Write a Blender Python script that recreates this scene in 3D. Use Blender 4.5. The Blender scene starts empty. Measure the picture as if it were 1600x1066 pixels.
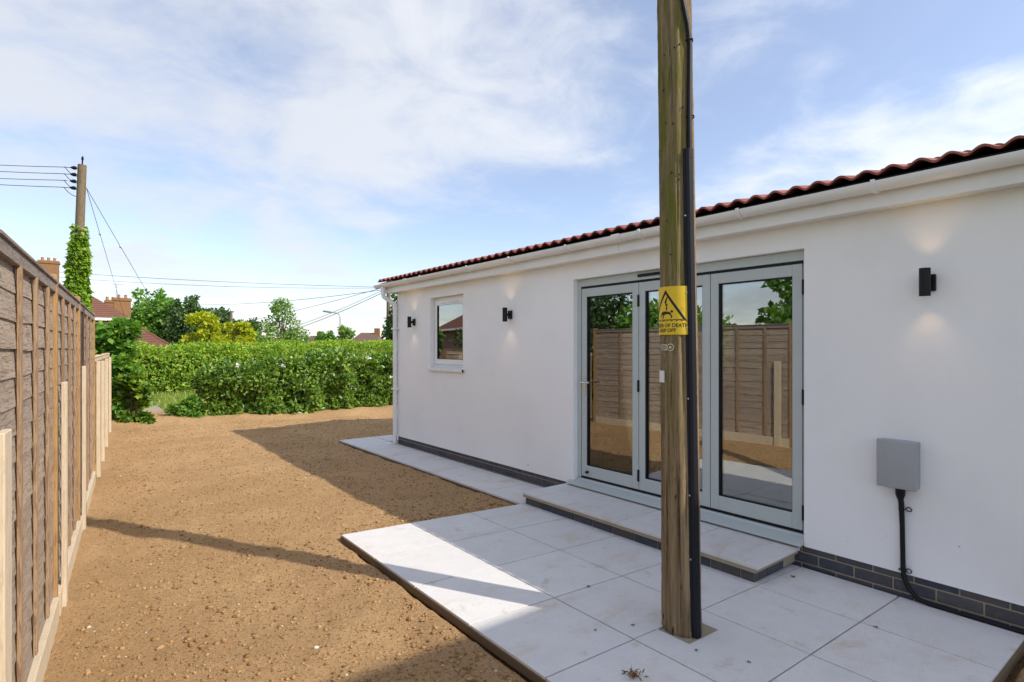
import bpy, bmesh, math, random
import numpy as np
from mathutils import Vector, Matrix

R = math.radians
random.seed(7)
rng = np.random.default_rng(11)
scene = bpy.context.scene
col = scene.collection

# ------------------------------------------------------------------ camera, sky, sun, exposure
F_PX, TH, CAM_U, CAM_H, HOR = 871.16, 0.6651, -4.0647, 1.5521, 543.99   # in pixels of the 1600-wide photo
S_, C_ = math.sin(TH), math.cos(TH)
cam_d = bpy.data.cameras.new('camera')
cam_d.sensor_width = 36.0
cam_d.lens = F_PX / 1600 * 36
cam_d.shift_y = (HOR - 533.0) / 1600
cam_d.clip_start = 0.05
cam_d.clip_end = 3000
cam = bpy.data.objects.new('camera', cam_d)
cam.location = (CAM_U, 0, CAM_H)
cam.rotation_euler = (R(90), 0, -TH)
col.objects.link(cam)
scene.camera = cam

SUN_EL = 39.0
sun_h = Vector((0.507, -0.862, 0)).normalized()
sun_dir = Vector((sun_h.x * math.cos(R(SUN_EL)), sun_h.y * math.cos(R(SUN_EL)), math.sin(R(SUN_EL))))
world = bpy.data.worlds.new('World')
scene.world = world
world.use_nodes = True
nt = world.node_tree
nt.nodes.clear()
def N(nt, typ, **kw):
    n = nt.nodes.new(typ)
    for k, v in kw.items():
        if k in n.inputs: n.inputs[k].default_value = v
        else: setattr(n, k, v)
    return n
wo = N(nt, 'ShaderNodeOutputWorld')
sky = N(nt, 'ShaderNodeTexSky')
sky.sky_type = 'NISHITA'; sky.sun_disc = False
sky.sun_elevation = R(SUN_EL); sky.sun_rotation = math.atan2(sun_h.x, sun_h.y)
sky.air_density = 1.0; sky.dust_density = 0.15; sky.ozone_density = 2.0
bg1 = N(nt, 'ShaderNodeBackground'); bg1.inputs['Strength'].default_value = 0.098
tint = N(nt, 'ShaderNodeMix', data_type='RGBA', blend_type='MULTIPLY'); tint.inputs[0].default_value = 1.0; tint.inputs[7].default_value = (1.04, 0.97, 1.0, 1)
nt.links.new(sky.outputs[0], tint.inputs[6]); nt.links.new(tint.outputs[2], bg1.inputs['Color'])
tc = N(nt, 'ShaderNodeTexCoord')
sep = N(nt, 'ShaderNodeSeparateXYZ'); nt.links.new(tc.outputs['Generated'], sep.inputs[0])
def M_(op, a, b=None, clamp=False):
    n = N(nt, 'ShaderNodeMath', operation=op); n.use_clamp = clamp
    for i, q in enumerate((a, b)):
        if q is None: continue
        if isinstance(q, (int, float)): n.inputs[i].default_value = q
        else: nt.links.new(q, n.inputs[i])
    return n.outputs[0]
zz = M_('ADD', M_('MAXIMUM', sep.outputs['Z'], 0.0), 0.16)
cx = M_('DIVIDE', sep.outputs['X'], zz); cy = M_('DIVIDE', sep.outputs['Y'], zz)
cmb = N(nt, 'ShaderNodeCombineXYZ'); nt.links.new(cx, cmb.inputs[0]); nt.links.new(cy, cmb.inputs[1])
cmb.inputs[2].default_value = 1.3
n1 = N(nt, 'ShaderNodeTexNoise', Scale=0.85, Detail=9.0, Roughness=0.56, Distortion=0.25)
n2 = N(nt, 'ShaderNodeTexNoise', Scale=3.2, Detail=8.0, Roughness=0.62, Distortion=0.6)
nt.links.new(cmb.outputs[0], n1.inputs['Vector']); nt.links.new(cmb.outputs[0], n2.inputs['Vector'])
mixn = M_('ADD', M_('MULTIPLY', n1.outputs['Fac'], 0.74), M_('MULTIPLY', n2.outputs['Fac'], 0.26))
rmp = N(nt, 'ShaderNodeMapRange', interpolation_type='SMOOTHSTEP')
rmp.inputs['From Min'].default_value = 0.40; rmp.inputs['From Max'].default_value = 0.62
rmp.inputs['To Min'].default_value = 0.16; rmp.inputs['To Max'].default_value = 0.80
nt.links.new(mixn, rmp.inputs['Value'])
vdot = N(nt, 'ShaderNodeVectorMath', operation='DOT_PRODUCT'); nt.links.new(tc.outputs['Generated'], vdot.inputs[0]); vdot.inputs[1].default_value = sun_dir
half = M_('MULTIPLY_ADD', vdot.outputs['Value'], 0.5); half.node.inputs[2].default_value = 0.5
glow = M_('MULTIPLY_ADD', M_('POWER', half, 2.0), 0.75); glow.node.inputs[2].default_value = 0.80      # thin cloud scatters forward: brighter on the sun's side
bg2 = N(nt, 'ShaderNodeBackground'); nt.links.new(M_('MULTIPLY', glow, 0.49), bg2.inputs['Strength'])
bg2.inputs['Color'].default_value = (0.96, 0.975, 1.0, 1)
mxw = N(nt, 'ShaderNodeMixShader')
nt.links.new(rmp.outputs[0], mxw.inputs[0]); nt.links.new(bg1.outputs[0], mxw.inputs[1]); nt.links.new(bg2.outputs[0], mxw.inputs[2])
nt.links.new(mxw.outputs[0], wo.inputs['Surface'])

sd = bpy.data.lights.new('sun', 'SUN'); sd.energy = 2.1; sd.angle = R(0.53); sd.color = (1.0, 0.93, 0.82)
so = bpy.data.objects.new('sun', sd); col.objects.link(so)
so.rotation_euler = (-sun_dir).to_track_quat('-Z', 'Y').to_euler()
so.location = (6, -10, 12)
scene.view_settings.view_transform = 'Standard'
scene.view_settings.look = 'None'
scene.view_settings.gamma = 1.0
scene.view_settings.exposure = 1.10

# ------------------------------------------------------------------ pixel -> place helpers
def on_wall(x, u=0.0):                       # photo column -> distance along a plane parallel to the wall
    t = (x - 800) / F_PX; dx = u - CAM_U
    return dx * (C_ - t * S_) / (S_ + t * C_)
def at(x, y, dep):                           # photo pixel at a camera depth
    lat = (x - 800) / F_PX * dep
    return Vector((dep * S_ + lat * C_ + CAM_U, dep * C_ - lat * S_, CAM_H + (HOR - y) / F_PX * dep))
def patio_z(u): return -0.0389 * max(min(u, 0.2), -2.42)
def on_patio(x, y, off=0.0):
    z = 0
    for _ in range(40):
        dep = (CAM_H - z - off) * F_PX / (y - HOR); p = at(x, y, dep); z = patio_z(p.x)
    return p
def terrain(v): 
    t = min(max((v - 26) / 20, 0), 1); t = t * t * (3 - 2 * t)
    return -0.06 - 1.3 * t

# ------------------------------------------------------------------ object helpers
def link(o, parent=None):
    col.objects.link(o)
    if parent is not None: o.parent = parent
    return o
def tag(o, label=None, cat=None, group=None, kind=None):
    if label: o['label'] = label
    if cat: o['category'] = cat
    if group: o['group'] = group
    if kind: o['kind'] = kind
    return o
def thing(name, loc=(0, 0, 0), rz=0, label=None, cat=None, group=None):
    o = bpy.data.objects.new(name, None); o.empty_display_size = 0.2
    o.location = loc; o.rotation_euler = (0, 0, rz)
    link(o); return tag(o, label, cat, group)
def ob(name, me, mat=None, parent=None, loc=None, smooth=False):
    if mat is not None and not me.materials: me.materials.append(mat)
    if smooth: me.polygons.foreach_set('use_smooth', [True] * len(me.polygons))
    o = bpy.data.objects.new(name, me); link(o, parent)
    if loc is not None: o.location = loc
    return o
def from_bm(name, bm):
    me = bpy.data.meshes.new(name); bm.normal_update(); bm.to_mesh(me); bm.free(); return me
def np_mesh(name, verts, faces):             # verts (n,3), faces (m,k) with one k
    verts = np.asarray(verts, np.float32); faces = np.asarray(faces, np.int32)
    me = bpy.data.meshes.new(name)
    me.vertices.add(len(verts)); me.vertices.foreach_set('co', verts.ravel())
    m, k = faces.shape
    me.loops.add(m * k); me.loops.foreach_set('vertex_index', faces.ravel())
    me.polygons.add(m); me.polygons.foreach_set('loop_start', np.arange(0, m * k, k, dtype=np.int32))
    me.update(calc_edges=True); me.validate(); return me
def bm_box(bm, x0, x1, y0, y1, z0, z1):
    v = [bm.verts.new(p) for p in ((x0,y0,z0),(x1,y0,z0),(x1,y1,z0),(x0,y1,z0),(x0,y0,z1),(x1,y0,z1),(x1,y1,z1),(x0,y1,z1))]
    for f in ((0,3,2,1),(4,5,6,7),(0,1,5,4),(1,2,6,5),(2,3,7,6),(3,0,4,7)): bm.faces.new([v[i] for i in f])
def box_me(name, x0, x1, y0, y1, z0, z1, bevel=0.0, seg=1):
    bm = bmesh.new(); bm_box(bm, x0, x1, y0, y1, z0, z1)
    if bevel: bmesh.ops.bevel(bm, geom=bm.edges[:], offset=bevel, segments=seg, affect='EDGES', profile=0.5)
    return from_bm(name, bm)
def boxes_me(name, lst, bevel=0.0):
    bm = bmesh.new()
    for b in lst: bm_box(bm, *b)
    if bevel: bmesh.ops.bevel(bm, geom=bm.edges[:], offset=bevel, segments=1, affect='EDGES')
    return from_bm(name, bm)
def tube_data(pts, rad, n=10, caps=True):
    pts = [Vector(p) for p in pts]; m = len(pts)
    rad = [rad] * m if isinstance(rad, (int, float)) else rad
    V, Fc = [], []
    prev = None
    for i, p in enumerate(pts):
        t = (pts[min(i + 1, m - 1)] - pts[max(i - 1, 0)]).normalized()
        a = prev - t * prev.dot(t) if prev is not None else t.orthogonal()
        if a.length < 1e-6: a = t.orthogonal()
        a.normalize(); prev = a; b = t.cross(a)
        for k in range(n):
            w = 2 * math.pi * k / n
            V.append(p + (a * math.cos(w) + b * math.sin(w)) * rad[i])
    for i in range(m - 1):
        for k in range(n):
            k2 = (k + 1) % n
            Fc.append((i * n + k, i * n + k2, (i + 1) * n + k2, (i + 1) * n + k))
    if caps:
        Fc.append(tuple(range(n))[::-1]); Fc.append(tuple(range((m - 1) * n, m * n)))
    return V, Fc
def tubes_me(name, lst):
    V, Fc = [], []
    for a in lst:
        v, f = tube_data(*a); o = len(V); V += v; Fc += [tuple(i + o for i in q) for q in f]
    me = bpy.data.meshes.new(name); me.from_pydata([tuple(p) for p in V], [], Fc); me.update(); return me
def prism_me(name, prof, y0, y1, closed=True):    # profile in (x,z) swept along y
    n = len(prof); V = [(x, y0, z) for x, z in prof] + [(x, y1, z) for x, z in prof]
    Fc = [(i, i + n, (i + 1) % n + n, (i + 1) % n) for i in range(n if closed else n - 1)]
    if closed: Fc += [tuple(range(n)), tuple(range(2 * n - 1, n - 1, -1))]
    me = bpy.data.meshes.new(name); me.from_pydata(V, [], Fc); me.update()
    bm = bmesh.new(); bm.from_mesh(me); bmesh.ops.recalc_face_normals(bm, faces=bm.faces[:]); bm.to_mesh(me); bm.free()
    return me
def auto_smooth(me, ang=40):
    me.polygons.foreach_set('use_smooth', [True] * len(me.polygons))
    try: me.set_sharp_from_angle(angle=R(ang))
    except Exception: pass
    return me

def vnoise(x, y, seed=0):                    # numpy value noise, 0..1
    r = np.random.default_rng(seed); T = r.random((256, 256))
    xi = np.floor(x).astype(int); yi = np.floor(y).astype(int); fx = x - xi; fy = y - yi
    fx = fx * fx * (3 - 2 * fx); fy = fy * fy * (3 - 2 * fy)
    a = T[xi % 256, yi % 256]; b = T[(xi + 1) % 256, yi % 256]; c = T[xi % 256, (yi + 1) % 256]; d = T[(xi + 1) % 256, (yi + 1) % 256]
    return (a * (1 - fx) + b * fx) * (1 - fy) + (c * (1 - fx) + d * fx) * fy

# ------------------------------------------------------------------ materials
def mat(name, base, rough=0.6, spec=0.4, metal=0.0):
    m = bpy.data.materials.new(name); m.use_nodes = True
    b = m.node_tree.nodes['Principled BSDF']
    b.inputs['Base Color'].default_value = (*base, 1); b.inputs['Roughness'].default_value = rough
    b.inputs['Specular IOR Level'].default_value = spec; b.inputs['Metallic'].default_value = metal
    return m
def ramp(nt, fac, stops):
    r = nt.nodes.new('ShaderNodeValToRGB'); e = r.color_ramp.elements
    while len(e) < len(stops): e.new(0.5)
    for q, (p, c) in zip(e, stops): q.position = p; q.color = (*c, 1)
    nt.links.new(fac, r.inputs[0]); return r.outputs[0]
def coords(nt, kind='Object', scale=(1, 1, 1)):
    t = nt.nodes.new('ShaderNodeTexCoord'); mp = nt.nodes.new('ShaderNodeMapping'); mp.inputs['Scale'].default_value = scale
    nt.links.new(t.outputs[kind], mp.inputs[0]); return mp.outputs[0]
def world_coords(nt, scale=(1, 1, 1)):
    t = nt.nodes.new('ShaderNodeNewGeometry'); mp = nt.nodes.new('ShaderNodeMapping'); mp.inputs['Scale'].default_value = scale
    nt.links.new(t.outputs['Position'], mp.inputs[0]); return mp.outputs[0]
def noise(nt, vec, scale, detail=4, rough=0.55, dist=0.0):
    n = N(nt, 'ShaderNodeTexNoise', Scale=scale, Detail=detail, Roughness=rough, Distortion=dist)
    if vec is not None: nt.links.new(vec, n.inputs['Vector'])
    return n.outputs['Fac']
def mixc(nt, fac, a, b, mode='MIX'):
    m = nt.nodes.new('ShaderNodeMix'); m.data_type = 'RGBA'; m.blend_type = mode
    for s, q in ((0, fac), (6, a), (7, b)):
        if isinstance(q, (int, float)): m.inputs[s].default_value = q
        elif isinstance(q, tuple): m.inputs[s].default_value = (*q, 1)
        else: nt.links.new(q, m.inputs[s])
    return m.outputs[2]
def bump(nt, m, h, strength=0.3, dist=0.01):
    b = nt.nodes.new('ShaderNodeBump'); b.inputs['Strength'].default_value = strength; b.inputs['Distance'].default_value = dist
    nt.links.new(h, b.inputs['Height']); nt.links.new(b.outputs[0], m.node_tree.nodes['Principled BSDF'].inputs['Normal'])
def setc(m, c, sock='Base Color'): m.node_tree.links.new(c, m.node_tree.nodes['Principled BSDF'].inputs[sock])
def objrand(nt):
    return nt.nodes.new('ShaderNodeObjectInfo').outputs['Random']
def island(nt): return nt.nodes.new('ShaderNodeNewGeometry').outputs['Random Per Island']
def mrange(nt, v, a, b, c=0.0, d=1.0):
    n = nt.nodes.new('ShaderNodeMapRange'); n.interpolation_type = 'SMOOTHSTEP'
    for i, q in zip(('From Min', 'From Max', 'To Min', 'To Max'), (a, b, c, d)): n.inputs[i].default_value = q
    nt.links.new(v, n.inputs['Value']); return n.outputs[0]

MT = {}
# white render
m = mat('white_render', (0.80, 0.80, 0.79), 0.9, 0.2); t = m.node_tree; w = world_coords(t)
c = mixc(t, mrange(t, noise(t, w, 1.3, 5), 0.45, 0.75), (0.88, 0.88, 0.875), (0.83, 0.83, 0.83))
wsp = world_coords(t); sp = mrange(t, noise(t, wsp, 30, 2), 0.735, 0.76)
low = t.nodes.new('ShaderNodeSeparateXYZ'); t.links.new(wsp, low.inputs[0])
lowf = mrange(t, low.outputs['Z'], 0.15, 0.75, 1.0, 0.0)
mm = t.nodes.new('ShaderNodeMath'); mm.operation = 'MULTIPLY'; t.links.new(sp, mm.inputs[0]); t.links.new(lowf, mm.inputs[1])
c = mixc(t, mm.outputs[0], c, (0.30, 0.17, 0.12)); setc(m, c)
bump(t, m, noise(t, w, 260, 3, 0.7), 0.35, 0.004); MT['render'] = m
m = mat('interior_plaster', (0.74, 0.73, 0.70), 0.9, 0.2); t = m.node_tree
setc(m, mixc(t, mrange(t, noise(t, world_coords(t), 2.0), 0.3, 0.8), (0.76, 0.75, 0.72), (0.71, 0.70, 0.67))); MT['plaster'] = m
m = mat('interior_floor', (0.22, 0.17, 0.12), 0.5); t = m.node_tree
setc(m, mixc(t, noise(t, world_coords(t, (1, 14, 1)), 2.5, 4), (0.26, 0.20, 0.14), (0.17, 0.125, 0.085))); MT['floor'] = m
# engineering brick
m = mat('blue_brick', (0.07, 0.075, 0.09), 0.62, 0.35); t = m.node_tree
c = ramp(t, objrand(t), [(0.0, (0.045, 0.052, 0.072)), (0.45, (0.062, 0.066, 0.080)), (0.72, (0.078, 0.066, 0.070)), (1.0, (0.085, 0.084, 0.090))])
w = world_coords(t); c = mixc(t, mrange(t, noise(t, w, 25, 5), 0.45, 0.8, 0, 0.55), c, (0.13, 0.12, 0.11)); setc(m, c)
bump(t, m, noise(t, w, 140, 4), 0.3, 0.003); MT['brick'] = m
m = mat('mortar', (0.36, 0.30, 0.22), 0.95, 0.1); t = m.node_tree; w = world_coords(t)
setc(m, mixc(t, noise(t, w, 12, 4), (0.42, 0.36, 0.27), (0.29, 0.235, 0.165))); bump(t, m, noise(t, w, 220, 3), 0.5, 0.004); MT['mortar'] = m
# paving slab
m = mat('stone_slab', (0.58, 0.57, 0.56), 0.75, 0.3); t = m.node_tree; w = world_coords(t)
c = mixc(t, objrand(t), (0.685, 0.665, 0.645), (0.725, 0.705, 0.68))
c = mixc(t, mrange(t, noise(t, w, 7, 6, 0.65), 0.35, 0.75, 0, 0.5), c, (0.60, 0.59, 0.585))
c = mixc(t, mrange(t, noise(t, w, 150, 2, 0.6), 0.54, 0.68, 0, 0.5), c, (0.50, 0.485, 0.47))
c = mixc(t, mrange(t, noise(t, world_coords(t, (1, 1.8, 1)), 1.7, 9, 0.74, 0.3), 0.50, 0.74, 0, 0.75), c, (0.56, 0.44, 0.32))
c = mixc(t, mrange(t, noise(t, w, 5.4, 8, 0.72, 0.2), 0.58, 0.70, 0, 0.6), c, (0.52, 0.42, 0.33)); setc(m, c)
bump(t, m, noise(t, w, 180, 4, 0.6), 0.22, 0.003); MT['slab'] = m
# soil
m = mat('bare_soil', (0.30, 0.19, 0.10), 0.97, 0.1); t = m.node_tree; w = world_coords(t)
c = mixc(t, mrange(t, noise(t, w, 1.1, 6, 0.6), 0.3, 0.72), (0.68, 0.435, 0.22), (0.55, 0.34, 0.165))
c = mixc(t, mrange(t, noise(t, w, 2.6, 8, 0.72, 0.4), 0.56, 0.72, 0, 0.35), c, (0.40, 0.24, 0.115))
c = mixc(t, mrange(t, noise(t, w, 48, 5, 0.75), 0.46, 0.68, 0, 0.75), c, (0.42, 0.25, 0.11))
c = mixc(t, mrange(t, noise(t, w, 130, 2, 0.5), 0.64, 0.74, 0, 0.7), c, (0.64, 0.52, 0.36))
c = mixc(t, mrange(t, noise(t, w, 75, 2, 0.5), 0.60, 0.69, 0, 0.85), c, (0.15, 0.08, 0.038)); setc(m, c)  # dark specks: shadows of small clods put into the soil colour
hn = t.nodes.new('ShaderNodeMath'); hn.operation = 'ADD'
t.links.new(noise(t, w, 45, 5, 0.7), hn.inputs[0]); t.links.new(noise(t, w, 160, 3, 0.7), hn.inputs[1])
bump(t, m, hn.outputs[0], 1.0, 0.018); MT['soil'] = m
m = mat('soil_clods', (0.26, 0.16, 0.08), 0.97, 0.1); t = m.node_tree
c = ramp(t, island(t), [(0.0, (0.22, 0.125, 0.055)), (0.5, (0.38, 0.23, 0.105)), (0.99, (0.47, 0.295, 0.14)), (0.993, (0.64, 0.56, 0.45)), (1, (0.66, 0.6, 0.52))]); setc(m, c)
bump(t, m, noise(t, world_coords(t), 170, 3), 0.6, 0.006); MT['clod'] = m
m = mat('grass_ground', (0.10, 0.13, 0.03), 0.95, 0.1); t = m.node_tree; w = world_coords(t)
setc(m, mixc(t, mrange(t, noise(t, w, 0.6, 6, 0.65), 0.35, 0.7), (0.085, 0.125, 0.028), (0.17, 0.165, 0.06))); bump(t, m, noise(t, w, 30, 4), 0.8, 0.05); MT['ground'] = m
m = mat('gravel_path', (0.38, 0.33, 0.27), 0.95, 0.1); t = m.node_tree; w = world_coords(t)
setc(m, mixc(t, noise(t, w, 40, 4, 0.7), (0.46, 0.41, 0.34), (0.27, 0.225, 0.175))); bump(t, m, noise(t, w, 60, 4), 0.7, 0.02); MT['gravel'] = m
# terracotta tile
m = mat('roof_tile', (0.16, 0.045, 0.035), 0.8, 0.25); t = m.node_tree; w = world_coords(t)
c = ramp(t, objrand(t), [(0, (0.25, 0.075, 0.055)), (0.5, (0.31, 0.092, 0.066)), (1, (0.36, 0.115, 0.082))])
c = mixc(t, mrange(t, noise(t, w, 18, 5), 0.4, 0.75, 0, 0.5), c, (0.15, 0.062, 0.052)); setc(m, c); bump(t, m, noise(t, w, 160, 3), 0.35, 0.003); MT['tile'] = m
m = mat('white_upvc', (0.80, 0.80, 0.79), 0.32, 0.5); t = m.node_tree
setc(m, mixc(t, mrange(t, noise(t, world_coords(t), 3, 4), 0.4, 0.8), (0.82, 0.82, 0.81), (0.75, 0.75, 0.735))); MT['upvc'] = m
MT['black'] = mat('black_plastic', (0.006, 0.006, 0.008), 0.5, 0.3)
MT['guard'] = mat('black_guard', (0.010, 0.011, 0.016), 0.6, 0.25)
MT['felt'] = mat('black_felt', (0.015, 0.014, 0.014), 0.95, 0.1)
m = mat('grey_powder_coat', (0.47, 0.52, 0.51), 0.42, 0.45); t = m.node_tree
setc(m, mixc(t, noise(t, world_coords(t), 5, 3), (0.50, 0.55, 0.54), (0.45, 0.50, 0.49))); MT['sage'] = m
MT['steel'] = mat('brushed_steel', (0.62, 0.62, 0.60), 0.3, 0.5, 0.9)
m = mat('grey_grp', (0.36, 0.37, 0.38), 0.55, 0.4); t = m.node_tree; w = world_coords(t)
setc(m, mixc(t, noise(t, w, 9, 4), (0.375, 0.385, 0.395), (0.335, 0.345, 0.355))); bump(t, m, noise(t, w, 300, 2), 0.15, 0.002); MT['grp'] = m
m = bpy.data.materials.new('window_glass'); m.use_nodes = True; t = m.node_tree; t.nodes.clear()
o_ = N(t, 'ShaderNodeOutputMaterial'); mx = N(t, 'ShaderNodeMixShader'); tr = N(t, 'ShaderNodeBsdfTransparent'); gl = N(t, 'ShaderNodeBsdfGlossy')
tr.inputs[0].default_value = (0.80, 0.83, 0.82, 1); gl.inputs['Roughness'].default_value = 0.004; gl.inputs['Color'].default_value = (0.92, 0.93, 0.92, 1)
lw = N(t, 'ShaderNodeFresnel'); lw.inputs['IOR'].default_value = 1.5
ad = N(t, 'ShaderNodeMath', operation='MULTIPLY_ADD'); ad.use_clamp = True; ad.inputs[1].default_value = 2.2; ad.inputs[2].default_value = 0.16
t.links.new(lw.outputs[0], ad.inputs[0]); t.links.new(ad.outputs[0], mx.inputs[0]); t.links.new(tr.outputs[0], mx.inputs[1]); t.links.new(gl.outputs[0], mx.inputs[2]); t.links.new(mx.outputs[0], o_.inputs[0])
MT['glass'] = m
# timber
def timber(name, a, b, dark, sc=(1, 1, 1), rough=0.85):
    m = mat(name, a, rough, 0.2); t = m.node_tree; w = world_coords(t, sc)
    rn = objrand(t)
    vm = t.nodes.new('ShaderNodeVectorMath'); vm.operation = 'ADD'; cb = t.nodes.new('ShaderNodeCombineXYZ')
    mu = t.nodes.new('ShaderNodeMath'); mu.operation = 'MULTIPLY'; mu.inputs[1].default_value = 37.0; t.links.new(rn, mu.inputs[0])
    t.links.new(mu.outputs[0], cb.inputs[0]); t.links.new(mu.outputs[0], cb.inputs[2]); t.links.new(w, vm.inputs[0]); t.links.new(cb.outputs[0], vm.inputs[1])
    v = vm.outputs[0]
    c = mixc(t, rn, a, b)
    g = noise(t, v, 9, 6, 0.65, 2.2)
    c = mixc(t, mrange(t, g, 0.46, 0.62, 0, 0.85), c, dark)
    c = mixc(t, mrange(t, noise(t, v, 1.6, 4), 0.5, 0.75, 0, 0.5), c, dark)
    setc(m, c); bump(t, m, g, 0.5, 0.006); return m
MT['board'] = timber('weathered_board', (0.47, 0.37, 0.28), (0.38, 0.30, 0.235), (0.19, 0.14, 0.10), (1, 0.55, 9))
MT['batten'] = timber('brown_batten', (0.42, 0.285, 0.17), (0.34, 0.225, 0.14), (0.20, 0.12, 0.07), (6, 6, 0.6))
MT['cap'] = timber('grey_cap_rail', (0.34, 0.29, 0.25), (0.30, 0.25, 0.21), (0.18, 0.145, 0.12), (5, 0.5, 5))
MT['post'] = timber('orange_post', (0.46, 0.28, 0.12), (0.40, 0.25, 0.12), (0.27, 0.15, 0.065), (6, 6, 0.5))
MT['pale'] = timber('fresh_pale_timber', (0.66, 0.55, 0.40), (0.62, 0.52, 0.38), (0.53, 0.42, 0.285), (5, 5, 0.5))
# utility pole wood
m = mat('pole_wood', (0.30, 0.22, 0.14), 0.9, 0.2); t = m.node_tree; w = world_coords(t, (14, 14, 0.7))
c = mixc(t, mrange(t, noise(t, w, 2.2, 8, 0.75, 0.8), 0.38, 0.66), (0.46, 0.335, 0.20), (0.25, 0.17, 0.10))
c = mixc(t, mrange(t, noise(t, world_coords(t, (30, 30, 0.8)), 2.6, 4, 0.6), 0.56, 0.66, 0, 0.9), c, (0.075, 0.047, 0.028))
ge = t.nodes.new('ShaderNodeNewGeometry'); dt = t.nodes.new('ShaderNodeVectorMath'); dt.operation = 'DOT_PRODUCT'; dt.inputs[1].default_value = (-0.98, -0.20, 0.0)
t.links.new(ge.outputs['Normal'], dt.inputs[0]); sz = t.nodes.new('ShaderNodeSeparateXYZ'); t.links.new(ge.outputs['Position'], sz.inputs[0])
gx = t.nodes.new('ShaderNodeMath'); gx.operation = 'MULTIPLY'; t.links.new(mrange(t, dt.outputs['Value'], 0.35, 0.85), gx.inputs[0]); t.links.new(mrange(t, sz.outputs['Z'], 0.7, 2.3, 0.15, 0.95), gx.inputs[1])
gy = t.nodes.new('ShaderNodeMath'); gy.operation = 'MULTIPLY'; t.links.new(gx.outputs[0], gy.inputs[0]); t.links.new(mrange(t, noise(t, world_coords(t, (8, 8, 1.2)), 1.5, 7, 0.7), 0.36, 0.60), gy.inputs[1])
c = mixc(t, mrange(t, noise(t, world_coords(t, (16, 16, 5)), 1.4, 3, 0.5), 0.66, 0.74, 0, 0.9), c, (0.05, 0.032, 0.02))
c = mixc(t, gy.outputs[0], c, (0.20, 0.20, 0.035)); setc(m, c)
bump(t, m, noise(t, w, 3.0, 8, 0.8, 0.6), 1.0, 0.03); MT['pole'] = m
MT['far_pole'] = timber('grey_pole_wood', (0.24, 0.18, 0.11), (0.21, 0.16, 0.10), (0.10, 0.075, 0.05), (5, 5, 0.4))
m = mat('sign_yellow', (0.72, 0.49, 0.02), 0.5, 0.4); t = m.node_tree; w = world_coords(t)
setc(m, mixc(t, mrange(t, noise(t, w, 28, 5, 0.65), 0.5, 0.75, 0, 0.55), (0.74, 0.51, 0.02), (0.46, 0.32, 0.035))); MT['yellow'] = m
MT['ink'] = mat('black_ink', (0.02, 0.02, 0.018), 0.6, 0.3)
MT['white_tag'] = mat('white_tag', (0.72, 0.72, 0.70), 0.5)
MT['badge'] = mat('cream_badge', (0.62, 0.58, 0.40), 0.5)
MT['galv'] = mat('galvanised', (0.40, 0.41, 0.42), 0.5, 0.5, 0.6)
m = mat('joint_mortar', (0.17, 0.125, 0.08), 0.95, 0.1); MT['joint'] = m
MT['wire'] = mat('wire_grey', (0.09, 0.09, 0.095), 0.6)
MT['bark'] = timber('bark', (0.10, 0.075, 0.05), (0.12, 0.085, 0.06), (0.045, 0.032, 0.022), (4, 4, 0.7))
def leaf_mat(name, stops, trans=0.35, rough=0.45, spec=0.35):
    m = bpy.data.materials.new(name); m.use_nodes = True; t = m.node_tree; b = t.nodes['Principled BSDF']
    c = ramp(t, island(t), stops)
    t.links.new(c, b.inputs['Base Color']); b.inputs['Roughness'].default_value = rough; b.inputs['Specular IOR Level'].default_value = spec
    tl = N(t, 'ShaderNodeBsdfTranslucent'); mx = N(t, 'ShaderNodeMixShader'); mx.inputs[0].default_value = trans
    hs = N(t, 'ShaderNodeHueSaturation'); hs.inputs['Hue'].default_value = 0.485; hs.inputs['Saturation'].default_value = 1.15; hs.inputs['Value'].default_value = 1.5
    t.links.new(c, hs.inputs['Color']); t.links.new(hs.outputs[0], tl.inputs['Color'])
    t.links.new(b.outputs[0], mx.inputs[1]); t.links.new(tl.outputs[0], mx.inputs[2]); t.links.new(mx.outputs[0], t.nodes['Material Output'].inputs[0]); return m
MT['laurel'] = leaf_mat('laurel_leaves', [(0, (0.03, 0.075, 0.012)), (0.40, (0.105, 0.215, 0.024)), (0.8, (0.22, 0.365, 0.05)), (1, (0.38, 0.50, 0.09))], 0.3, 0.33, 0.5)
MT['privet'] = leaf_mat('privet_leaves', [(0, (0.131, 0.261, 0.033)), (0.5, (0.251, 0.413, 0.044)), (0.9, (0.413, 0.555, 0.065)), (1, (0.566, 0.600, 0.108))], 0.35)
MT['green'] = leaf_mat('green_leaves', [(0, (0.076, 0.184, 0.033)), (0.6, (0.151, 0.323, 0.053)), (1, (0.281, 0.453, 0.073))])
MT['dark'] = leaf_mat('dark_leaves', [(0, (0.049, 0.105, 0.035)), (0.6, (0.091, 0.166, 0.049)), (1, (0.158, 0.245, 0.070))], 0.25)
MT['yellow_leaf'] = leaf_mat('yellow_leaves', [(0, (0.212, 0.283, 0.020)), (0.6, (0.397, 0.448, 0.025)), (1, (0.555, 0.598, 0.041))], 0.35)
MT['birch'] = leaf_mat('birch_leaves', [(0, (0.117, 0.222, 0.048)), (0.6, (0.211, 0.349, 0.077)), (1, (0.359, 0.486, 0.115))], 0.35)
MT['ivy'] = leaf_mat('ivy_leaves', [(0, (0.097, 0.201, 0.020)), (0.6, (0.209, 0.346, 0.029)), (1, (0.354, 0.483, 0.048))], 0.3)
MT['grass'] = leaf_mat('grass_blades', [(0, (0.169, 0.273, 0.034)), (0.6, (0.287, 0.382, 0.068)), (1, (0.507, 0.510, 0.169))], 0.3)
MT['petal'] = mat('white_petals', (0.80, 0.79, 0.72), 0.7)
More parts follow.
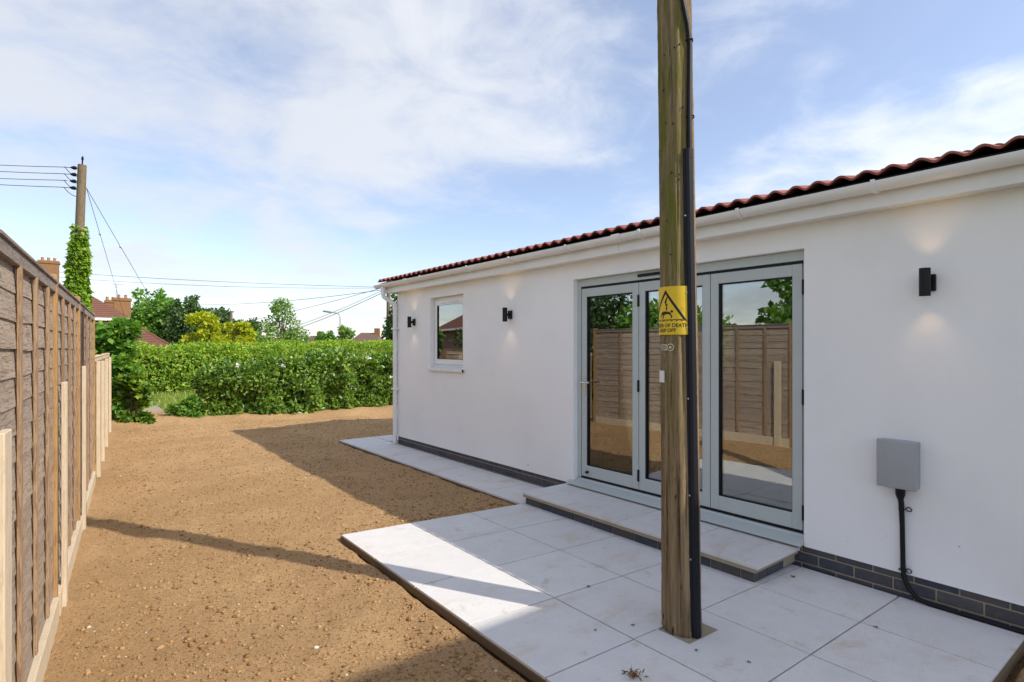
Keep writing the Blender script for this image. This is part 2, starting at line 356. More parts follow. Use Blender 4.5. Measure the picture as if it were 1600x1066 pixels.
MT['dead'] = leaf_mat('dead_leaves', [(0, (0.09, 0.05, 0.025)), (0.6, (0.20, 0.115, 0.05)), (1, (0.32, 0.20, 0.09))], 0.1, 0.8)
# far houses
m = mat('red_brick_far', (0.32, 0.10, 0.06), 0.9, 0.15); t = m.node_tree
bt = N(t, 'ShaderNodeTexBrick'); bt.inputs['Scale'].default_value = 4.4; bt.inputs['Color1'].default_value = (0.36, 0.105, 0.055, 1); bt.inputs['Color2'].default_value = (0.28, 0.085, 0.05, 1); bt.inputs['Mortar'].default_value = (0.36, 0.28, 0.22, 1); bt.inputs['Mortar Size'].default_value = 0.012
t.links.new(coords(t), bt.inputs['Vector']); setc(m, bt.outputs[0]); MT['farbrick'] = m
m = mat('yellow_brick_far', (0.36, 0.22, 0.11), 0.9, 0.15); t = m.node_tree
setc(m, mixc(t, noise(t, world_coords(t, (2, 2, 6)), 1.6, 5), (0.36, 0.205, 0.09), (0.19, 0.10, 0.055))); MT['stockbrick'] = m
m = mat('far_roof_tiles', (0.20, 0.10, 0.07), 0.9, 0.15); t = m.node_tree; w = world_coords(t)
c = mixc(t, noise(t, w, 1.3, 6, 0.65), (0.235, 0.105, 0.075), (0.165, 0.085, 0.062)); setc(m, c); MT['farroof'] = m
m = mat('far_brown_roof', (0.16, 0.11, 0.085), 0.9, 0.15); t = m.node_tree; setc(m, mixc(t, noise(t, world_coords(t), 1.3, 6, 0.65), (0.19, 0.125, 0.095), (0.13, 0.09, 0.07))); MT['brownroof'] = m
MT['pot'] = mat('clay_pot', (0.40, 0.17, 0.09), 0.8)
MT['lens'] = mat('lamp_lens', (0.8, 0.75, 0.6), 0.3)

# ------------------------------------------------------------------ ground, soil, paving
gx_ = np.unique(np.r_[np.linspace(-900, -40, 12), np.linspace(-40, 60, 51), np.linspace(60, 900, 12)])
gy_ = np.unique(np.r_[np.linspace(-300, -20, 6), np.linspace(-20, 60, 81), np.linspace(60, 1500, 16)])
X, Y = np.meshgrid(gx_, gy_, indexing='ij'); tv = np.clip((Y - 26) / 20, 0, 1); Z = -0.10 - 1.3 * tv * tv * (3 - 2 * tv)
def grid_faces(nx, ny):
    i, j = np.meshgrid(np.arange(nx - 1), np.arange(ny - 1), indexing='ij'); a = (i * ny + j).ravel()
    return np.c_[a, a + ny, a + ny + 1, a + 1]
g = ob('ground', np_mesh('ground', np.c_[X.ravel(), Y.ravel(), Z.ravel()], grid_faces(len(gx_), len(gy_))), MT['ground'], smooth=True); tag(g, kind='structure')

def soil_base(U, V):
    b = -0.0389 * np.clip(U, -2.42, 0.0) - 0.028
    inp = (U > -2.45) & (V < 4.27) & (V > 0.62)
    near_edge = np.clip(1 - np.maximum(np.maximum(-2.43 - U, V - 4.26), 0) / 0.25, 0, 1) * (V < 4.6) * (U < -0.6)
    b = b - 0.010 * near_edge
    b = np.where(inp, b - 0.07, b)
    inpath = (U > -0.63) & (V > 4.2) & (V < 9.07)
    b = np.where(inpath, b - 0.06, b)
    bank = np.clip((V - 12.4) / 0.9, 0, 1); b = b + 0.10 * bank * bank * (3 - 2 * bank)      # spoil pushed up at the hedge foot
    return b
def soil_z(U, V):
    n = (vnoise(U * 1.1 + 9, V * 1.1 + 5, 1) - .5) * 0.035 + (vnoise(U * 4.3, V * 4.3 + 70, 2) - .5) * 0.018
    n += (vnoise(U * 13 + 40, V * 13 + 31, 3) - .5) * 0.012 + (vnoise(U * 29 + 80, V * 29 + 11, 4) - .5) * 0.010
    n += 0.012 * (vnoise(U * 2.2 + 15, V * 0.45 + 3, 5) - .5) + 0.014 * np.maximum(0, vnoise(U * 7 + 3, V * 7 + 9, 6) - .72) * 3
    dim = np.exp(-(((U + 2.72) / .16) ** 2 + ((V - 2.62) / .2) ** 2)); n -= 0.05 * dim          # the little hollow beside the paving
    return soil_base(U, V) + n
us = np.unique(np.r_[np.arange(-4.75, -1.0, 0.03), np.arange(-1.0, 7.6, 0.09)]); vs = np.unique(np.r_[np.arange(-1.2, 6.0, 0.03), np.arange(6.0, 14.6, 0.055)])
X, Y = np.meshgrid(us, vs, indexing='ij'); Z = soil_z(X, Y)
house_in = (X > 0.05) & (Y < 8.1); Z = np.where(house_in, -0.09, Z)
so_ = ob('soil', np_mesh('soil', np.c_[X.ravel(), Y.ravel(), Z.ravel()], grid_faces(len(us), len(vs))), MT['soil'], smooth=True); tag(so_, kind='structure')

# clods and stones: uncountable, one object
ico = bmesh.new(); bmesh.ops.create_icosphere(ico, subdivisions=1, radius=1.0); iv = np.array([v.co[:] for v in ico.verts]); ifc = np.array([[v.index for v in f.verts] for f in ico.faces]); ico.free()
def scatter_lumps(n, uv, smin, smax, power=3.0):
    VV, FF = [], []
    U, V = uv; Zs = soil_z(U, V)
    s = smin + (smax - smin) * rng.random(n) ** power
    base = iv[None] * (0.72 + 0.56 * rng.random((n, len(iv), 1)))
    sc = np.c_[0.8 + .5 * rng.random(n), 0.8 + .5 * rng.random(n), 0.5 + .35 * rng.random(n)]
    a = rng.random(n) * 6.283; ca, sa = np.cos(a), np.sin(a)
    P = base * sc[:, None, :] * s[:, None, None]
    P = np.stack([P[..., 0] * ca[:, None] - P[..., 1] * sa[:, None], P[..., 0] * sa[:, None] + P[..., 1] * ca[:, None], P[..., 2]], -1)
    P += np.stack([U, V, Zs + s * 0.18], -1)[:, None, :]
    F_ = ifc[None] + (np.arange(n) * len(iv))[:, None, None]
    return P.reshape(-1, 3), F_.reshape(-1, 3)
def soil_uv(n, vmax=12.5):
    U = -4.25 + rng.random(n * 3) * 5.5; V = 1.6 + (vmax - 1.6) * rng.random(n * 3) ** 1.7
    bad = ((U > -2.50) & (V < 4.32)) | ((U > -0.68) & (V < 9.15)) | (U < -4.4 + .0665 * V + 0.10)
    k = ~bad; return U[k][:n], V[k][:n]
uv = soil_uv(30000); n_ = len(uv[0]); P, Fq = scatter_lumps(n_, uv, 0.0025, 0.0125, 5.0)
e = rng.random(500); Ue = np.where(np.arange(500) % 2 == 0, -2.48 - rng.random(500) * .22, -2.4 + 1.75 * rng.random(500)); Ve = np.where(np.arange(500) % 2 == 0, 1.7 + 2.6 * rng.random(500), 4.30 + rng.random(500) * .18)
uv3 = soil_uv(260); P3, F3 = scatter_lumps(len(uv3[0]), uv3, 0.010, 0.024, 4.0)
P2, F2 = scatter_lumps(500, (Ue, Ve), 0.004, 0.018, 3.0)
c_ = ob('soil_clods', np_mesh('soil_clods', np.r_[P, P2, P3], np.r_[Fq, F2 + len(P), F3 + len(P) + len(P2)]), MT['clod'])
tag(c_, 'small clods and stones lying all over the bare soil', 'clods', kind='stuff')

# patio: mortar bed with single slabs, tilted as in the photograph
slope = math.atan(0.0389)
pt = thing('patio', (0, 0, 0)); 
bed_prof = [(-2.432, patio_z(-2.432) - 0.055), (-0.004, -0.055), (-0.004, -0.012), (-2.432, patio_z(-2.432) - 0.012)]
col.objects.unlink(pt); bpy.data.objects.remove(pt)
patio = ob('patio', prism_me('patio_bed', bed_prof, 0.640, 4.250), MT['joint']); tag(patio, kind='structure')
slab_variants = {}
def slab_me(w, l, th=0.02):
    k = (round(w, 3), round(l, 3))
    if k not in slab_variants: slab_variants[k] = box_me('slab', -w / 2, w / 2, -l / 2, l / 2, -th, 0, 0.0010)
    return slab_variants[k]
def put_slab(parent, u0, u1, v0, v1, z=None, gap=0.0045):
    uc, vc = (u0 + u1) / 2, (v0 + v1) / 2
    o = ob('slab', slab_me(u1 - u0 - 2 * gap, v1 - v0 - 2 * gap), MT['slab'], parent)
    if z is None:
        o.location = (uc, vc, patio_z(uc) + random.uniform(-.0006, .0006)); o.rotation_euler = (random.uniform(-.0009, .0009), slope, 0)
    else: o.location = (uc, vc, z)
    return o
ROW = [-2.430, -1.825, -1.220, -0.615, -0.006]
COLS = [4.250 - 0.6 * k for k in range(7)]
pu, pv = -1.505, 1.785                                         # utility pole foot
for i in range(4):
    for j in range(6):
        u0, u1, v1, v0 = ROW[i], ROW[i + 1], COLS[j], COLS[j + 1]
        if u0 < pu < u1 and v0 < pv < v1:                      # the slab cut round the pole
            h0, h1, k0, k1 = -1.635, -1.372, 1.655, min(1.872, v1)
            bm = bmesh.new(); g_ = 0.003; uc, vc = (u0 + u1) / 2, (v0 + v1) / 2
            xs = [u0 + g_ - uc, h0 - uc, h1 - uc, u1 - g_ - uc]; ys = [v0 + g_ - vc, k0 - vc, min(k1, v1 - g_) - vc, v1 - g_ - vc]
            for a in range(3):
                for b in range(3):
                    if (a, b) == (1, 1) or ys[b + 1] - ys[b] < 1e-4: continue
                    bm_box(bm, xs[a], xs[a + 1], ys[b], ys[b + 1], -0.02, 0)
            bmesh.ops.remove_doubles(bm, verts=bm.verts[:], dist=1e-5)
            seen = {}
            for f in bm.faces[:]:
                key = tuple(sorted(v.index for v in f.verts))
                c0 = f.calc_center_median(); kk = (round(c0.x, 4), round(c0.y, 4), round(c0.z, 4)); seen.setdefault(kk, []).append(f)
            kill = [f for q in seen.values() if len(q) > 1 for f in q]
            bmesh.ops.delete(bm, geom=kill, context='FACES_ONLY')
            o = ob('slab', from_bm('cut_slab', bm), MT['slab'], patio); o.location = (uc, vc, patio_z(uc)); o.rotation_euler = (0, slope, 0); continue
        put_slab(patio, u0, u1, v0, v1)
path = ob('path', boxes_me('path_bed', [(-0.618, -0.004, 4.256, 9.062, -0.045, 0.0035)]), MT['joint']); tag(path, kind='structure')
for k in range(8): put_slab(path, -0.615, -0.006, 4.256 + .6 * k, 4.256 + .6 * (k + 1), z=0.022)
path2 = ob('path_round_corner', boxes_me('path_bed_end', [(0.000, 4.6, 8.166, 9.062, -0.045, 0.0035)]), MT['mortar']); tag(path2, kind='structure')
for k in range(7): put_slab(path2, 0.002 + .6 * k, 0.602 + .6 * k, 8.462, 9.056, z=0.0222)

# ------------------------------------------------------------------ bungalow
V_END, V_NEAR, DEPTH = 8.154, -0.95, 5.0
WT = 0.40
bung = thing('bungalow', (0, 4, 0), 0, 'white rendered bungalow with red tiled roof and grey folding doors', 'house')
def B(name, me, m, parent=None, smooth=False):                  # child of the bungalow built in world coordinates
    o = ob(name, me, m, None, smooth=smooth)
    p = parent or bung; o.parent = p
    o.matrix_parent_inverse = Matrix.Translation(Vector(bung.location)).inverted() if p is bung else Matrix.Identity(4)
    return o
D0, D1, DZ0, DZ1 = on_wall(1256.5), on_wall(896), 0.163, 2.260  # door opening
W0, W1, WZ0, WZ1 = on_wall(724), on_wall(672), 1.245, 2.277      # small window opening
def holed_wall(name, u0, u1, v0, v1, z0, z1, holes):
    vs_ = sorted({v0, v1, *[h[0] for h in holes], *[h[1] for h in holes]}); zs_ = sorted({z0, z1, *[h[2] for h in holes], *[h[3] for h in holes]})
    bm = bmesh.new(); cache = {}
    def P(u, v, z):
        k = (round(u, 4), round(v, 4), round(z, 4))
        if k not in cache: cache[k] = bm.verts.new((u, v, z))
        return cache[k]
    nv, nz = len(vs_) - 1, len(zs_) - 1
    def solid(i, j):
        if not (0 <= i < nv and 0 <= j < nz): return False
        a, b = (vs_[i] + vs_[i + 1]) / 2, (zs_[j] + zs_[j + 1]) / 2
        return not any(h[0] < a < h[1] and h[2] < b < h[3] for h in holes)
    for i in range(nv):
        for j in range(nz):
            if not solid(i, j): continue
            a, b, c, d = vs_[i], vs_[i + 1], zs_[j], zs_[j + 1]
            bm.faces.new((P(u0, a, c), P(u0, a, d), P(u0, b, d), P(u0, b, c)))
            bm.faces.new((P(u1, a, c), P(u1, b, c), P(u1, b, d), P(u1, a, d)))
            if not solid(i - 1, j): bm.faces.new((P(u0, a, c), P(u1, a, c), P(u1, a, d), P(u0, a, d)))
            if not solid(i + 1, j): bm.faces.new((P(u0, b, c), P(u0, b, d), P(u1, b, d), P(u1, b, c)))
            if not solid(i, j - 1): bm.faces.new((P(u0, a, c), P(u0, b, c), P(u1, b, c), P(u1, a, c)))
            if not solid(i, j + 1): bm.faces.new((P(u0, a, d), P(u1, a, d), P(u1, b, d), P(u0, b, d)))
    bmesh.ops.recalc_face_normals(bm, faces=bm.faces[:]); return from_bm(name, bm)
B('wall', holed_wall('front_wall', 0.0, 0.12, V_NEAR, V_END, 0.150, 2.50, [(D0, D1, 0.15, DZ1), (W0, W1, WZ0, WZ1)]), MT['render'])
B('inner_wall', holed_wall('inner_leaf', 0.123, WT, V_NEAR, V_END - 0.003, 0.0, 2.42, [(D0 + .003, D1 - .003, 0.0, DZ1 - .002), (W0 + .003, W1 - .003, WZ0 + .003, WZ1 - .003)]), MT['plaster'])
PITCH = R(13.0)
ridge_u = DEPTH / 2
gz = 2.50 + math.tan(PITCH) * (ridge_u - 0.0)
def gable(v0, v1):
    prof = [(WT + .003, 0.15), (DEPTH, 0.15), (DEPTH, 2.50), (ridge_u, gz), (WT + .003, 2.50 + math.tan(PITCH) * WT)]
    return prism_me('gable', prof, v0, v1)
B('gable_wall', gable(V_END - 0.30, V_END), MT['render']); B('gable_wall', gable(V_NEAR, V_NEAR + .3), MT['render'])
BW = (5.12, 5.86, 1.05, 2.10)                                    # window in the back wall, seen through the doors
B('back_wall', holed_wall('back_wall', DEPTH - .30, DEPTH - .002, V_NEAR + .302, V_END - .302, 0.0, 2.50, [BW]), MT['plaster'])
B('ceiling', boxes_me('ceiling', [(WT + .003, DEPTH - .305, V_NEAR + .303, V_END - .303, 2.36, 2.40)]), MT['plaster'])
B('floor', boxes_me('floor', [(0.125, DEPTH - .305, V_NEAR + .303, V_END - .303, 0.06, 0.155)]), MT['floor'])
for a in (5.90, 0.55): B('partition', boxes_me('partition', [(WT + .003, DEPTH - .308, a, a + .1, 0.156, 2.358)]), MT['plaster'])
for q in ((DEPTH - .325, DEPTH - .306, 0.66, 5.89, 0.157, 0.29), (WT + .004, WT + .02, D1, 5.89, 0.157, 0.29)): B('skirting', boxes_me('skirting', [q]), MT['upvc'])
# the back window
bw = B('window', boxes_me('back_window_frame', [(DEPTH - .20, DEPTH - .13, BW[0], BW[1], BW[2], BW[2] + .07), (DEPTH - .20, DEPTH - .13, BW[0], BW[1], BW[3] - .07, BW[3]), (DEPTH - .20, DEPTH - .13, BW[0], BW[0] + .07, BW[2] + .07, BW[3] - .07), (DEPTH - .20, DEPTH - .13, BW[1] - .07, BW[1], BW[2] + .07, BW[3] - .07), (DEPTH - .36, DEPTH - .20, BW[0] - .03, BW[1] + .03, BW[2] - .03, BW[2] + .003)]), MT['upvc'])
B('pane', boxes_me('back_pane', [(DEPTH - .168, DEPTH - .160, BW[0] + .07, BW[1] - .07, BW[2] + .07, BW[3] - .07)]), MT['glass'], bw)

# brick plinth: mortar core, each brick its own piece
plinth = B('plinth', boxes_me('plinth_core', [(0.016, 0.122, V_NEAR, V_END - .001, -0.25, 0.1485)]), MT['mortar'])
brick_std = box_me('brick', 0.0, 0.09, -0.1075, 0.1075, -0.0325, 0.0325, 0.0025)
brick_half = box_me('half_brick', 0.0, 0.09, -0.05, 0.05, -0.0325, 0.0325, 0.0025)
JOINT0 = 8.0392
zc = {0: 0.1375, 1: 0.0625, 2: -0.0125}
for course in range(3):
    v = JOINT0 + (0.1125 if course != 1 else 0.225)
    k = 0
    while v > V_NEAR + 0.1:
        b0, b1 = v - 0.22, v - 0.005
        if b1 > V_END + .001: b1 = V_END
        if course < 2 or b0 < 9:
            if not (course == 0 and b1 > D0 + .02 and b0 < D1 - .02 and False):
                if abs((b1 - b0) - 0.215) < 1e-3: o = ob('brick', brick_std, MT['brick'], plinth)
                else: o = ob('brick', box_me('cut_brick', 0, .09, -(b1 - b0) / 2, (b1 - b0) / 2, -.0325, .0325, .0025), MT['brick'], plinth)
                o.location = (0.010 + random.uniform(-.0012, .0012), (b0 + b1) / 2, zc[course] - (0.022 if False else 0)); k += 1
        v -= 0.225
# the render hides the top of the first course: trim it back behind the render line
for a, b in ((V_NEAR, D0 - .004), (D1 + .06, V_END)): B('bead', boxes_me('render_stop_bead', [(-0.004, 0.0, a, b, 0.148, 0.1535)]), MT['upvc'])

# roof: near slope tile by tile
EAVE_U, EAVE_Z = -0.205, 2.598
tp, tl_ = 0.285, 0.385
def tile_mesh():
    n = 20; prof = []
    for i in range(n + 1):
        y = -tp / 2 + (tp + 0.012) * i / n
        ph = ((y + tp / 2) / (tp / 2)) % 1.0
        h_ = 0.034 * (0.5 - 0.5 * math.cos(2 * math.pi * ph)) ** 0.8
        prof.append((y, h_))
    V, Fc = [], []
    for k, (x, dz) in enumerate(((0.0, 0.0), (0.004, 0.014), (tl_, 0.014), (tl_, 0.0))):
        for y, h_ in prof: V.append((x, y, h_ + dz))
    m_ = n + 1
    for k in range(4):
        for i in range(n): Fc.append((k * m_ + i, k * m_ + i + 1, ((k + 1) % 4) * m_ + i + 1, ((k + 1) % 4) * m_ + i))
    for e_ in (0, n): Fc.append(tuple(k * m_ + e_ for k in range(4)))
    me = bpy.data.meshes.new('tile'); me.from_pydata(V, [], Fc); me.update()
    bm = bmesh.new(); bm.from_mesh(me); bmesh.ops.recalc_face_normals(bm, faces=bm.faces[:]); bm.to_mesh(me); bm.free()
    return auto_smooth(me, 50)
gauge = 0.325
roof_l = (ridge_u - EAVE_U) / math.cos(PITCH)
def roof_pt(s, dz=0.0): return (EAVE_U + s * math.cos(PITCH) - dz * math.sin(PITCH), EAVE_Z + s * math.sin(PITCH) + dz * math.cos(PITCH))
deck_n = [roof_pt(0.05, -0.006), roof_pt(roof_l, -0.006), roof_pt(roof_l, -0.05), roof_pt(0.05, -0.05)]
roof = B('roof', prism_me('roof_deck', deck_n, V_NEAR - .15, V_END + 0.22), MT['felt'])
tme = tile_mesh(); tme.materials.append(MT['tile'])
ncol = int((V_END + .27 - (V_NEAR - .2)) / tp)
V_TILE = V_END + 0.27
for r_ in range(8):
    for c__ in range(ncol):
        o = bpy.data.objects.new('tile', tme); link(o, roof)
        u_, z_ = roof_pt(gauge * r_, 0.010)
        o.location = (u_ + random.uniform(-.003, .003), V_TILE - tp * (c__ + .5), z_ + random.uniform(-.001, .001)); o.rotation_euler = (random.uniform(-.004, .004), -PITCH + R(2.2) , 0)
# the rest: ridge and back slope, out of sight
back = [(ridge_u + .002, gz + .16), (DEPTH + .25, gz + .16 - math.tan(PITCH) * (DEPTH + .25 - ridge_u)), (DEPTH + .25, gz + .10 - math.tan(PITCH) * (DEPTH + .25 - ridge_u)), (ridge_u + .002, gz + .09)]
bs = B('back_slope', prism_me('back_slope', back, V_NEAR - .15, V_END + .25), MT['tile'])
rz_ = roof_pt(roof_l, 0.04)[1]
B('ridge_cap', tubes_me('ridge_cap', [([(ridge_u, V_NEAR - .15, rz_), (ridge_u, V_END + .26, rz_)], 0.11, 14)]), MT['tile'], smooth=True)
# verge boards
def verge(v0, v1):
    return prism_me('verge', [roof_pt(0.08, -0.05), roof_pt(roof_l, -0.05), roof_pt(roof_l, -0.21), (0.0, EAVE_Z - .16), (-0.125, EAVE_Z - .16)], v0, v1)
B('bargeboard', verge(V_END + 0.20, V_END + 0.225), MT['upvc']); 
B('verge_soffit', prism_me('verge_soffit', [(-0.12, 2.434), (0.0, 2.434), (ridge_u, 2.434 + math.tan(PITCH) * ridge_u), (ridge_u, 2.446 + math.tan(PITCH) * ridge_u), (0.0, 2.446), (-0.12, 2.446)], V_END + .002, V_END + .199), MT['upvc'])
# fascia and soffit
fas = B('fascia', boxes_me('fascia', [(-0.138, -0.118, on_wall(967, -.13) + .002, V_END + .199, 2.425, 2.598), (-0.138, -0.118, V_NEAR - .1, on_wall(967, -.13) - .001, 2.425, 2.598)], 0.002), MT['upvc'])
B('soffit', boxes_me('soffit', [(-0.1175, 0.02, V_NEAR - .1, V_END + .001, 2.434, 2.444)]), MT['upvc'], fas)
B('eaves_felt', prism_me('eaves_felt', [(-0.119, 2.600), (-0.200, 2.586), (-0.200, 2.590), (-0.119, 2.612), (0.03, 2.65), (0.03, 2.645)], V_NEAR - .1, V_END + .22), MT['felt'], roof)
# gutter: half round channel
GU, GZ, GR = -0.197, 2.566, 0.056
out = [(GU + GR * math.cos(a), GZ + GR * math.sin(a)) for a in np.linspace(math.pi, 2 * math.pi, 17)]
inn = [(GU + (GR - .004) * math.cos(a), GZ + (GR - .004) * math.sin(a)) for a in np.linspace(2 * math.pi, math.pi, 17)]
GEND = V_END + 0.33
gut = B('gutter', auto_smooth(prism_me('gutter', out + inn, V_NEAR - .1, GEND)), MT['upvc'])
cap = [(GU + (GR + .004) * math.cos(a), GZ + (GR + .004) * math.sin(a)) for a in np.linspace(math.pi, 2 * math.pi, 17)]
B('stop_end', auto_smooth(prism_me('stop_end', cap, GEND - .03, GEND + .006)), MT['upvc'], gut)
def collar(w, grow, v):
    o1 = [(GU + (GR + grow) * math.cos(a), GZ + (GR + grow) * math.sin(a)) for a in np.linspace(math.pi - .12, 2 * math.pi + .1, 17)]
    i1 = [(GU + (GR + .0005) * math.cos(a), GZ + (GR + .0005) * math.sin(a)) for a in np.linspace(2 * math.pi + .1, math.pi - .12, 17)]
    return auto_smooth(prism_me('collar', o1 + i1, v - w / 2, v + w / 2))
for px in (1368, 1157, 1003, 888, 799, 733, 660, 655):
    v = on_wall(px, -.21)
    if px == 655: continue
    B('bracket', collar(0.024, 0.010, v), MT['upvc'], gut)
for px in (966, 636): B('union', collar(0.10, 0.005, on_wall(px, -.21)), MT['upvc'], gut)
B('bracket', collar(0.022, 0.006, -0.1), MT['upvc'], gut)
# downpipe with swan neck, beside the corner
DV = V_END - 0.005; OV = V_END + 0.10
pd = [(GU, OV, 2.515), (GU, OV, 2.40), (GU + .005, OV - .004, 2.37), (GU + .05, OV - .03, 2.335), (-0.085, DV + .02, 2.275), (-0.050, DV, 2.245), (-0.045, DV, 2.20), (-0.045, DV, 0.05)]
dp = B('downpipe', auto_smooth(tubes_me('downpipe', [(pd, 0.034, 14)]), 60), MT['upvc'])
B('outlet', auto_smooth(tubes_me('outlet', [([(GU, OV, 2.55), (GU, OV, 2.44)], 0.042, 14)])), MT['upvc'], dp)
for z in (2.20, 1.86, 0.9): B('clip', boxes_me('clip', [(-0.084, -0.002, DV - .06, DV + .06, z - .014, z + .014)], 0.003) if z != 2.20 else auto_smooth(tubes_me('socket', [([(-0.045, DV, 2.25), (-0.045, DV, 2.16)], 0.039, 14)])), MT['upvc'], dp)

# small window
wu = 0.075
wf = B('window', boxes_me('window_frame', [(wu, wu + .06, W0 + .002, W1 - .002, WZ1 - .06, WZ1 - .002), (wu, wu + .06, W0 + .002, W1 - .002, WZ0 + .04, WZ0 + .10), (wu, wu + .06, W0 + .002, W0 + .062, WZ0 + .10, WZ1 - .06), (wu, wu + .06, W1 - .062, W1 - .002, WZ0 + .10, WZ1 - .06)], 0.003), MT['upvc'])
B('sash', boxes_me('sash', [(wu - .018, wu - .001, W0 + .035, W1 - .035, WZ1 - .115, WZ1 - .04), (wu - .018, wu - .001, W0 + .035, W1 - .035, WZ0 + .075, WZ0 + .15), (wu - .018, wu - .001, W0 + .035, W0 + .105, WZ0 + .15, WZ1 - .115), (wu - .018, wu - .001, W1 - .105, W1 - .035, WZ0 + .15, WZ1 - .115)], 0.004), MT['upvc'], wf)
B('pane', boxes_me('window_pane', [(wu - .004, wu + .004, W0 + .105, W1 - .105, WZ0 + .15, WZ1 - .115)]), MT['glass'], wf)
B('gasket', boxes_me('window_gasket', [(wu - .019, wu - .005, W1 - .112, W1 - .1052, WZ0 + .151, WZ1 - .116), (wu - .019, wu - .005, W0 + .106, W1 - .113, WZ0 + .1502, WZ0 + .156)]), MT['black'], wf)
B('trickle_vent', boxes_me('trickle_vent', [(wu - .032, wu - .0185, W0 + .22, W1 - .22, WZ1 - .088, WZ1 - .062)], 0.004), MT['upvc'], wf)
B('sill', prism_me('window_sill', [(wu + .01, WZ0 + .045), (-0.045, WZ0 + .022), (-0.045, WZ0 - .015), (-0.030, WZ0 - .015), (-0.030, WZ0 + .003), (wu + .01, WZ0 + .008)], W0 - .035, W1 + .045), MT['upvc'], wf)
B('sill_end_cap', boxes_me('sill_end_cap', [(-0.048, -0.022, W0 - .0375, W0 - .0352, WZ0 - .017, WZ0 + .02)]), MT['black'], wf)

# folding doors
du = 0.060
fr0, fr1 = D0 + .003, D1 - .003
ZS = 0.215                                                       # top of the threshold
dfr = B('door_frame', boxes_me('door_frame', [(du, du + .07, fr0, fr1, DZ1 - .075, DZ1 - .003), (du, du + .07, fr0, fr0 + .030, ZS, DZ1 - .075), (du, du + .07, fr1 - .045, fr1, ZS, DZ1 - .075)], 0.002), MT['sage'])
for q in ((DZ1 - .096, DZ1 - .077), (ZS + .0015, ZS + .020)): B('track', boxes_me('door_track', [(du + .006, du + .066, fr0 + .032, fr1 - .047, *q)]), MT['black'], dfr)
B('door_vent', boxes_me('door_vent', [(du - .016, du - .002, on_wall(1040, du), on_wall(1000, du) + .02, DZ1 - .050, DZ1 - .024)], 0.003), MT['black'], dfr)
sill = B('door_sill', prism_me('door_sill', [(du + .09, ZS - .002), (du - .005, ZS - .004), (du - .02, ZS - .018), (-0.052, 0.172), (-0.056, 0.156), (-0.050, 0.150), (-0.040, 0.156), (du + .09, 0.157)], fr0 - .001, fr1 + .045 if False else fr1 + .001), MT['sage'])
B('sill_nose', prism_me('sill_nose', [(-0.001, 0.186), (-0.053, 0.171), (-0.057, 0.155), (-0.050, 0.150), (-0.001, 0.157)], fr1 + .0012, fr1 + .055), MT['sage'], sill)
la, lb = fr0 + .036, fr1 - .050
lw_ = (lb - la) / 3
L0, L1 = ZS + .020, DZ1 - .098
lf = du + .004
for i in range(3):
    a, b = la + lw_ * i + .003, la + lw_ * (i + 1) - .003       # i = 0 is the near (right) leaf
    st, rl = 0.072, 0.085
    lvs = B('door_leaf', boxes_me('door_leaf', [(lf, lf + .06, a, a + st, L0, L1), (lf, lf + .06, b - st, b, L0, L1), (lf, lf + .06, a + st, b - st, L0, L0 + rl + .03), (lf, lf + .06, a + st, b - st, L1 - rl, L1)], 0.0025), MT['sage'])
    B('pane', boxes_me('door_pane', [(lf + .020, lf + .028, a + st, b - st, L0 + rl + .03, L1 - rl)]), MT['glass'], lvs)
    B('gasket', boxes_me('door_gasket', [(lf + .002, lf + .019, b - st - .014, b - st - .0005, L0 + rl + .0305, L1 - rl - .0005), (lf + .002, lf + .019, a + st + .0005, b - st - .0145, L1 - rl - .010, L1 - rl - .0005), (lf + .002, lf + .019, a + st + .0005, b - st - .0145, L0 + rl + .0305, L0 + rl + .037), (lf + .006, lf + .019, a + st + .0005, a + st + .004, L0 + rl + .038, L1 - rl - .011)]), MT['black'], lvs)
    for zf in (L0 + .13, (L0 + L1) / 2, L1 - .17):
        if i in (0, 1): 
            y = a - .006 if i == 0 else b + .003
            B('hinge', boxes_me('hinge', [(lf - .012, lf + .004, y - .010 if i else y - .008, y + .010 if i else y + .006, zf - .055, zf + .055)], 0.003), MT['black'], lvs)
    if i < 2: B('seal', boxes_me('door_seal', [(lf + .012, lf + .05, b + .0005, b + .0055, L0, L1)]), MT['black'], lvs)
    if i == 2:
        hy, hz = b - .035, 1.20
        B('handle', boxes_me('handle_plate', [(lf - .009, lf - .0005, hy - .015, hy + .015, hz - .13, hz + .06)], 0.003), MT['steel'], lvs)
        B('lever', auto_smooth(tubes_me('lever', [([(lf - .008, hy, hz), (lf - .05, hy, hz), (lf - .058, hy - .012, hz), (lf - .056, hy - .125, hz + .004)], 0.009, 8)])), MT['steel'], lvs)
        B('lock', auto_smooth(tubes_me('lock', [([(lf - .009, hy, hz - .075), (lf - .018, hy, hz - .075)], 0.011, 10)])), MT['steel'], lvs)
        B('inside_lever', auto_smooth(tubes_me('inside_lever', [([(lf + .06, hy, hz), (lf + .10, hy, hz), (lf + .105, hy - .012, hz), (lf + .103, hy - .125, hz + .004)], 0.009, 8)])), MT['black'], lvs)
        B('catch', auto_smooth(tubes_me('catch', [([(lf - .0005, b - .09, L0 + .05), (lf - .03, b - .09, L0 + .05)], 0.013, 12)])), MT['black'], lvs)

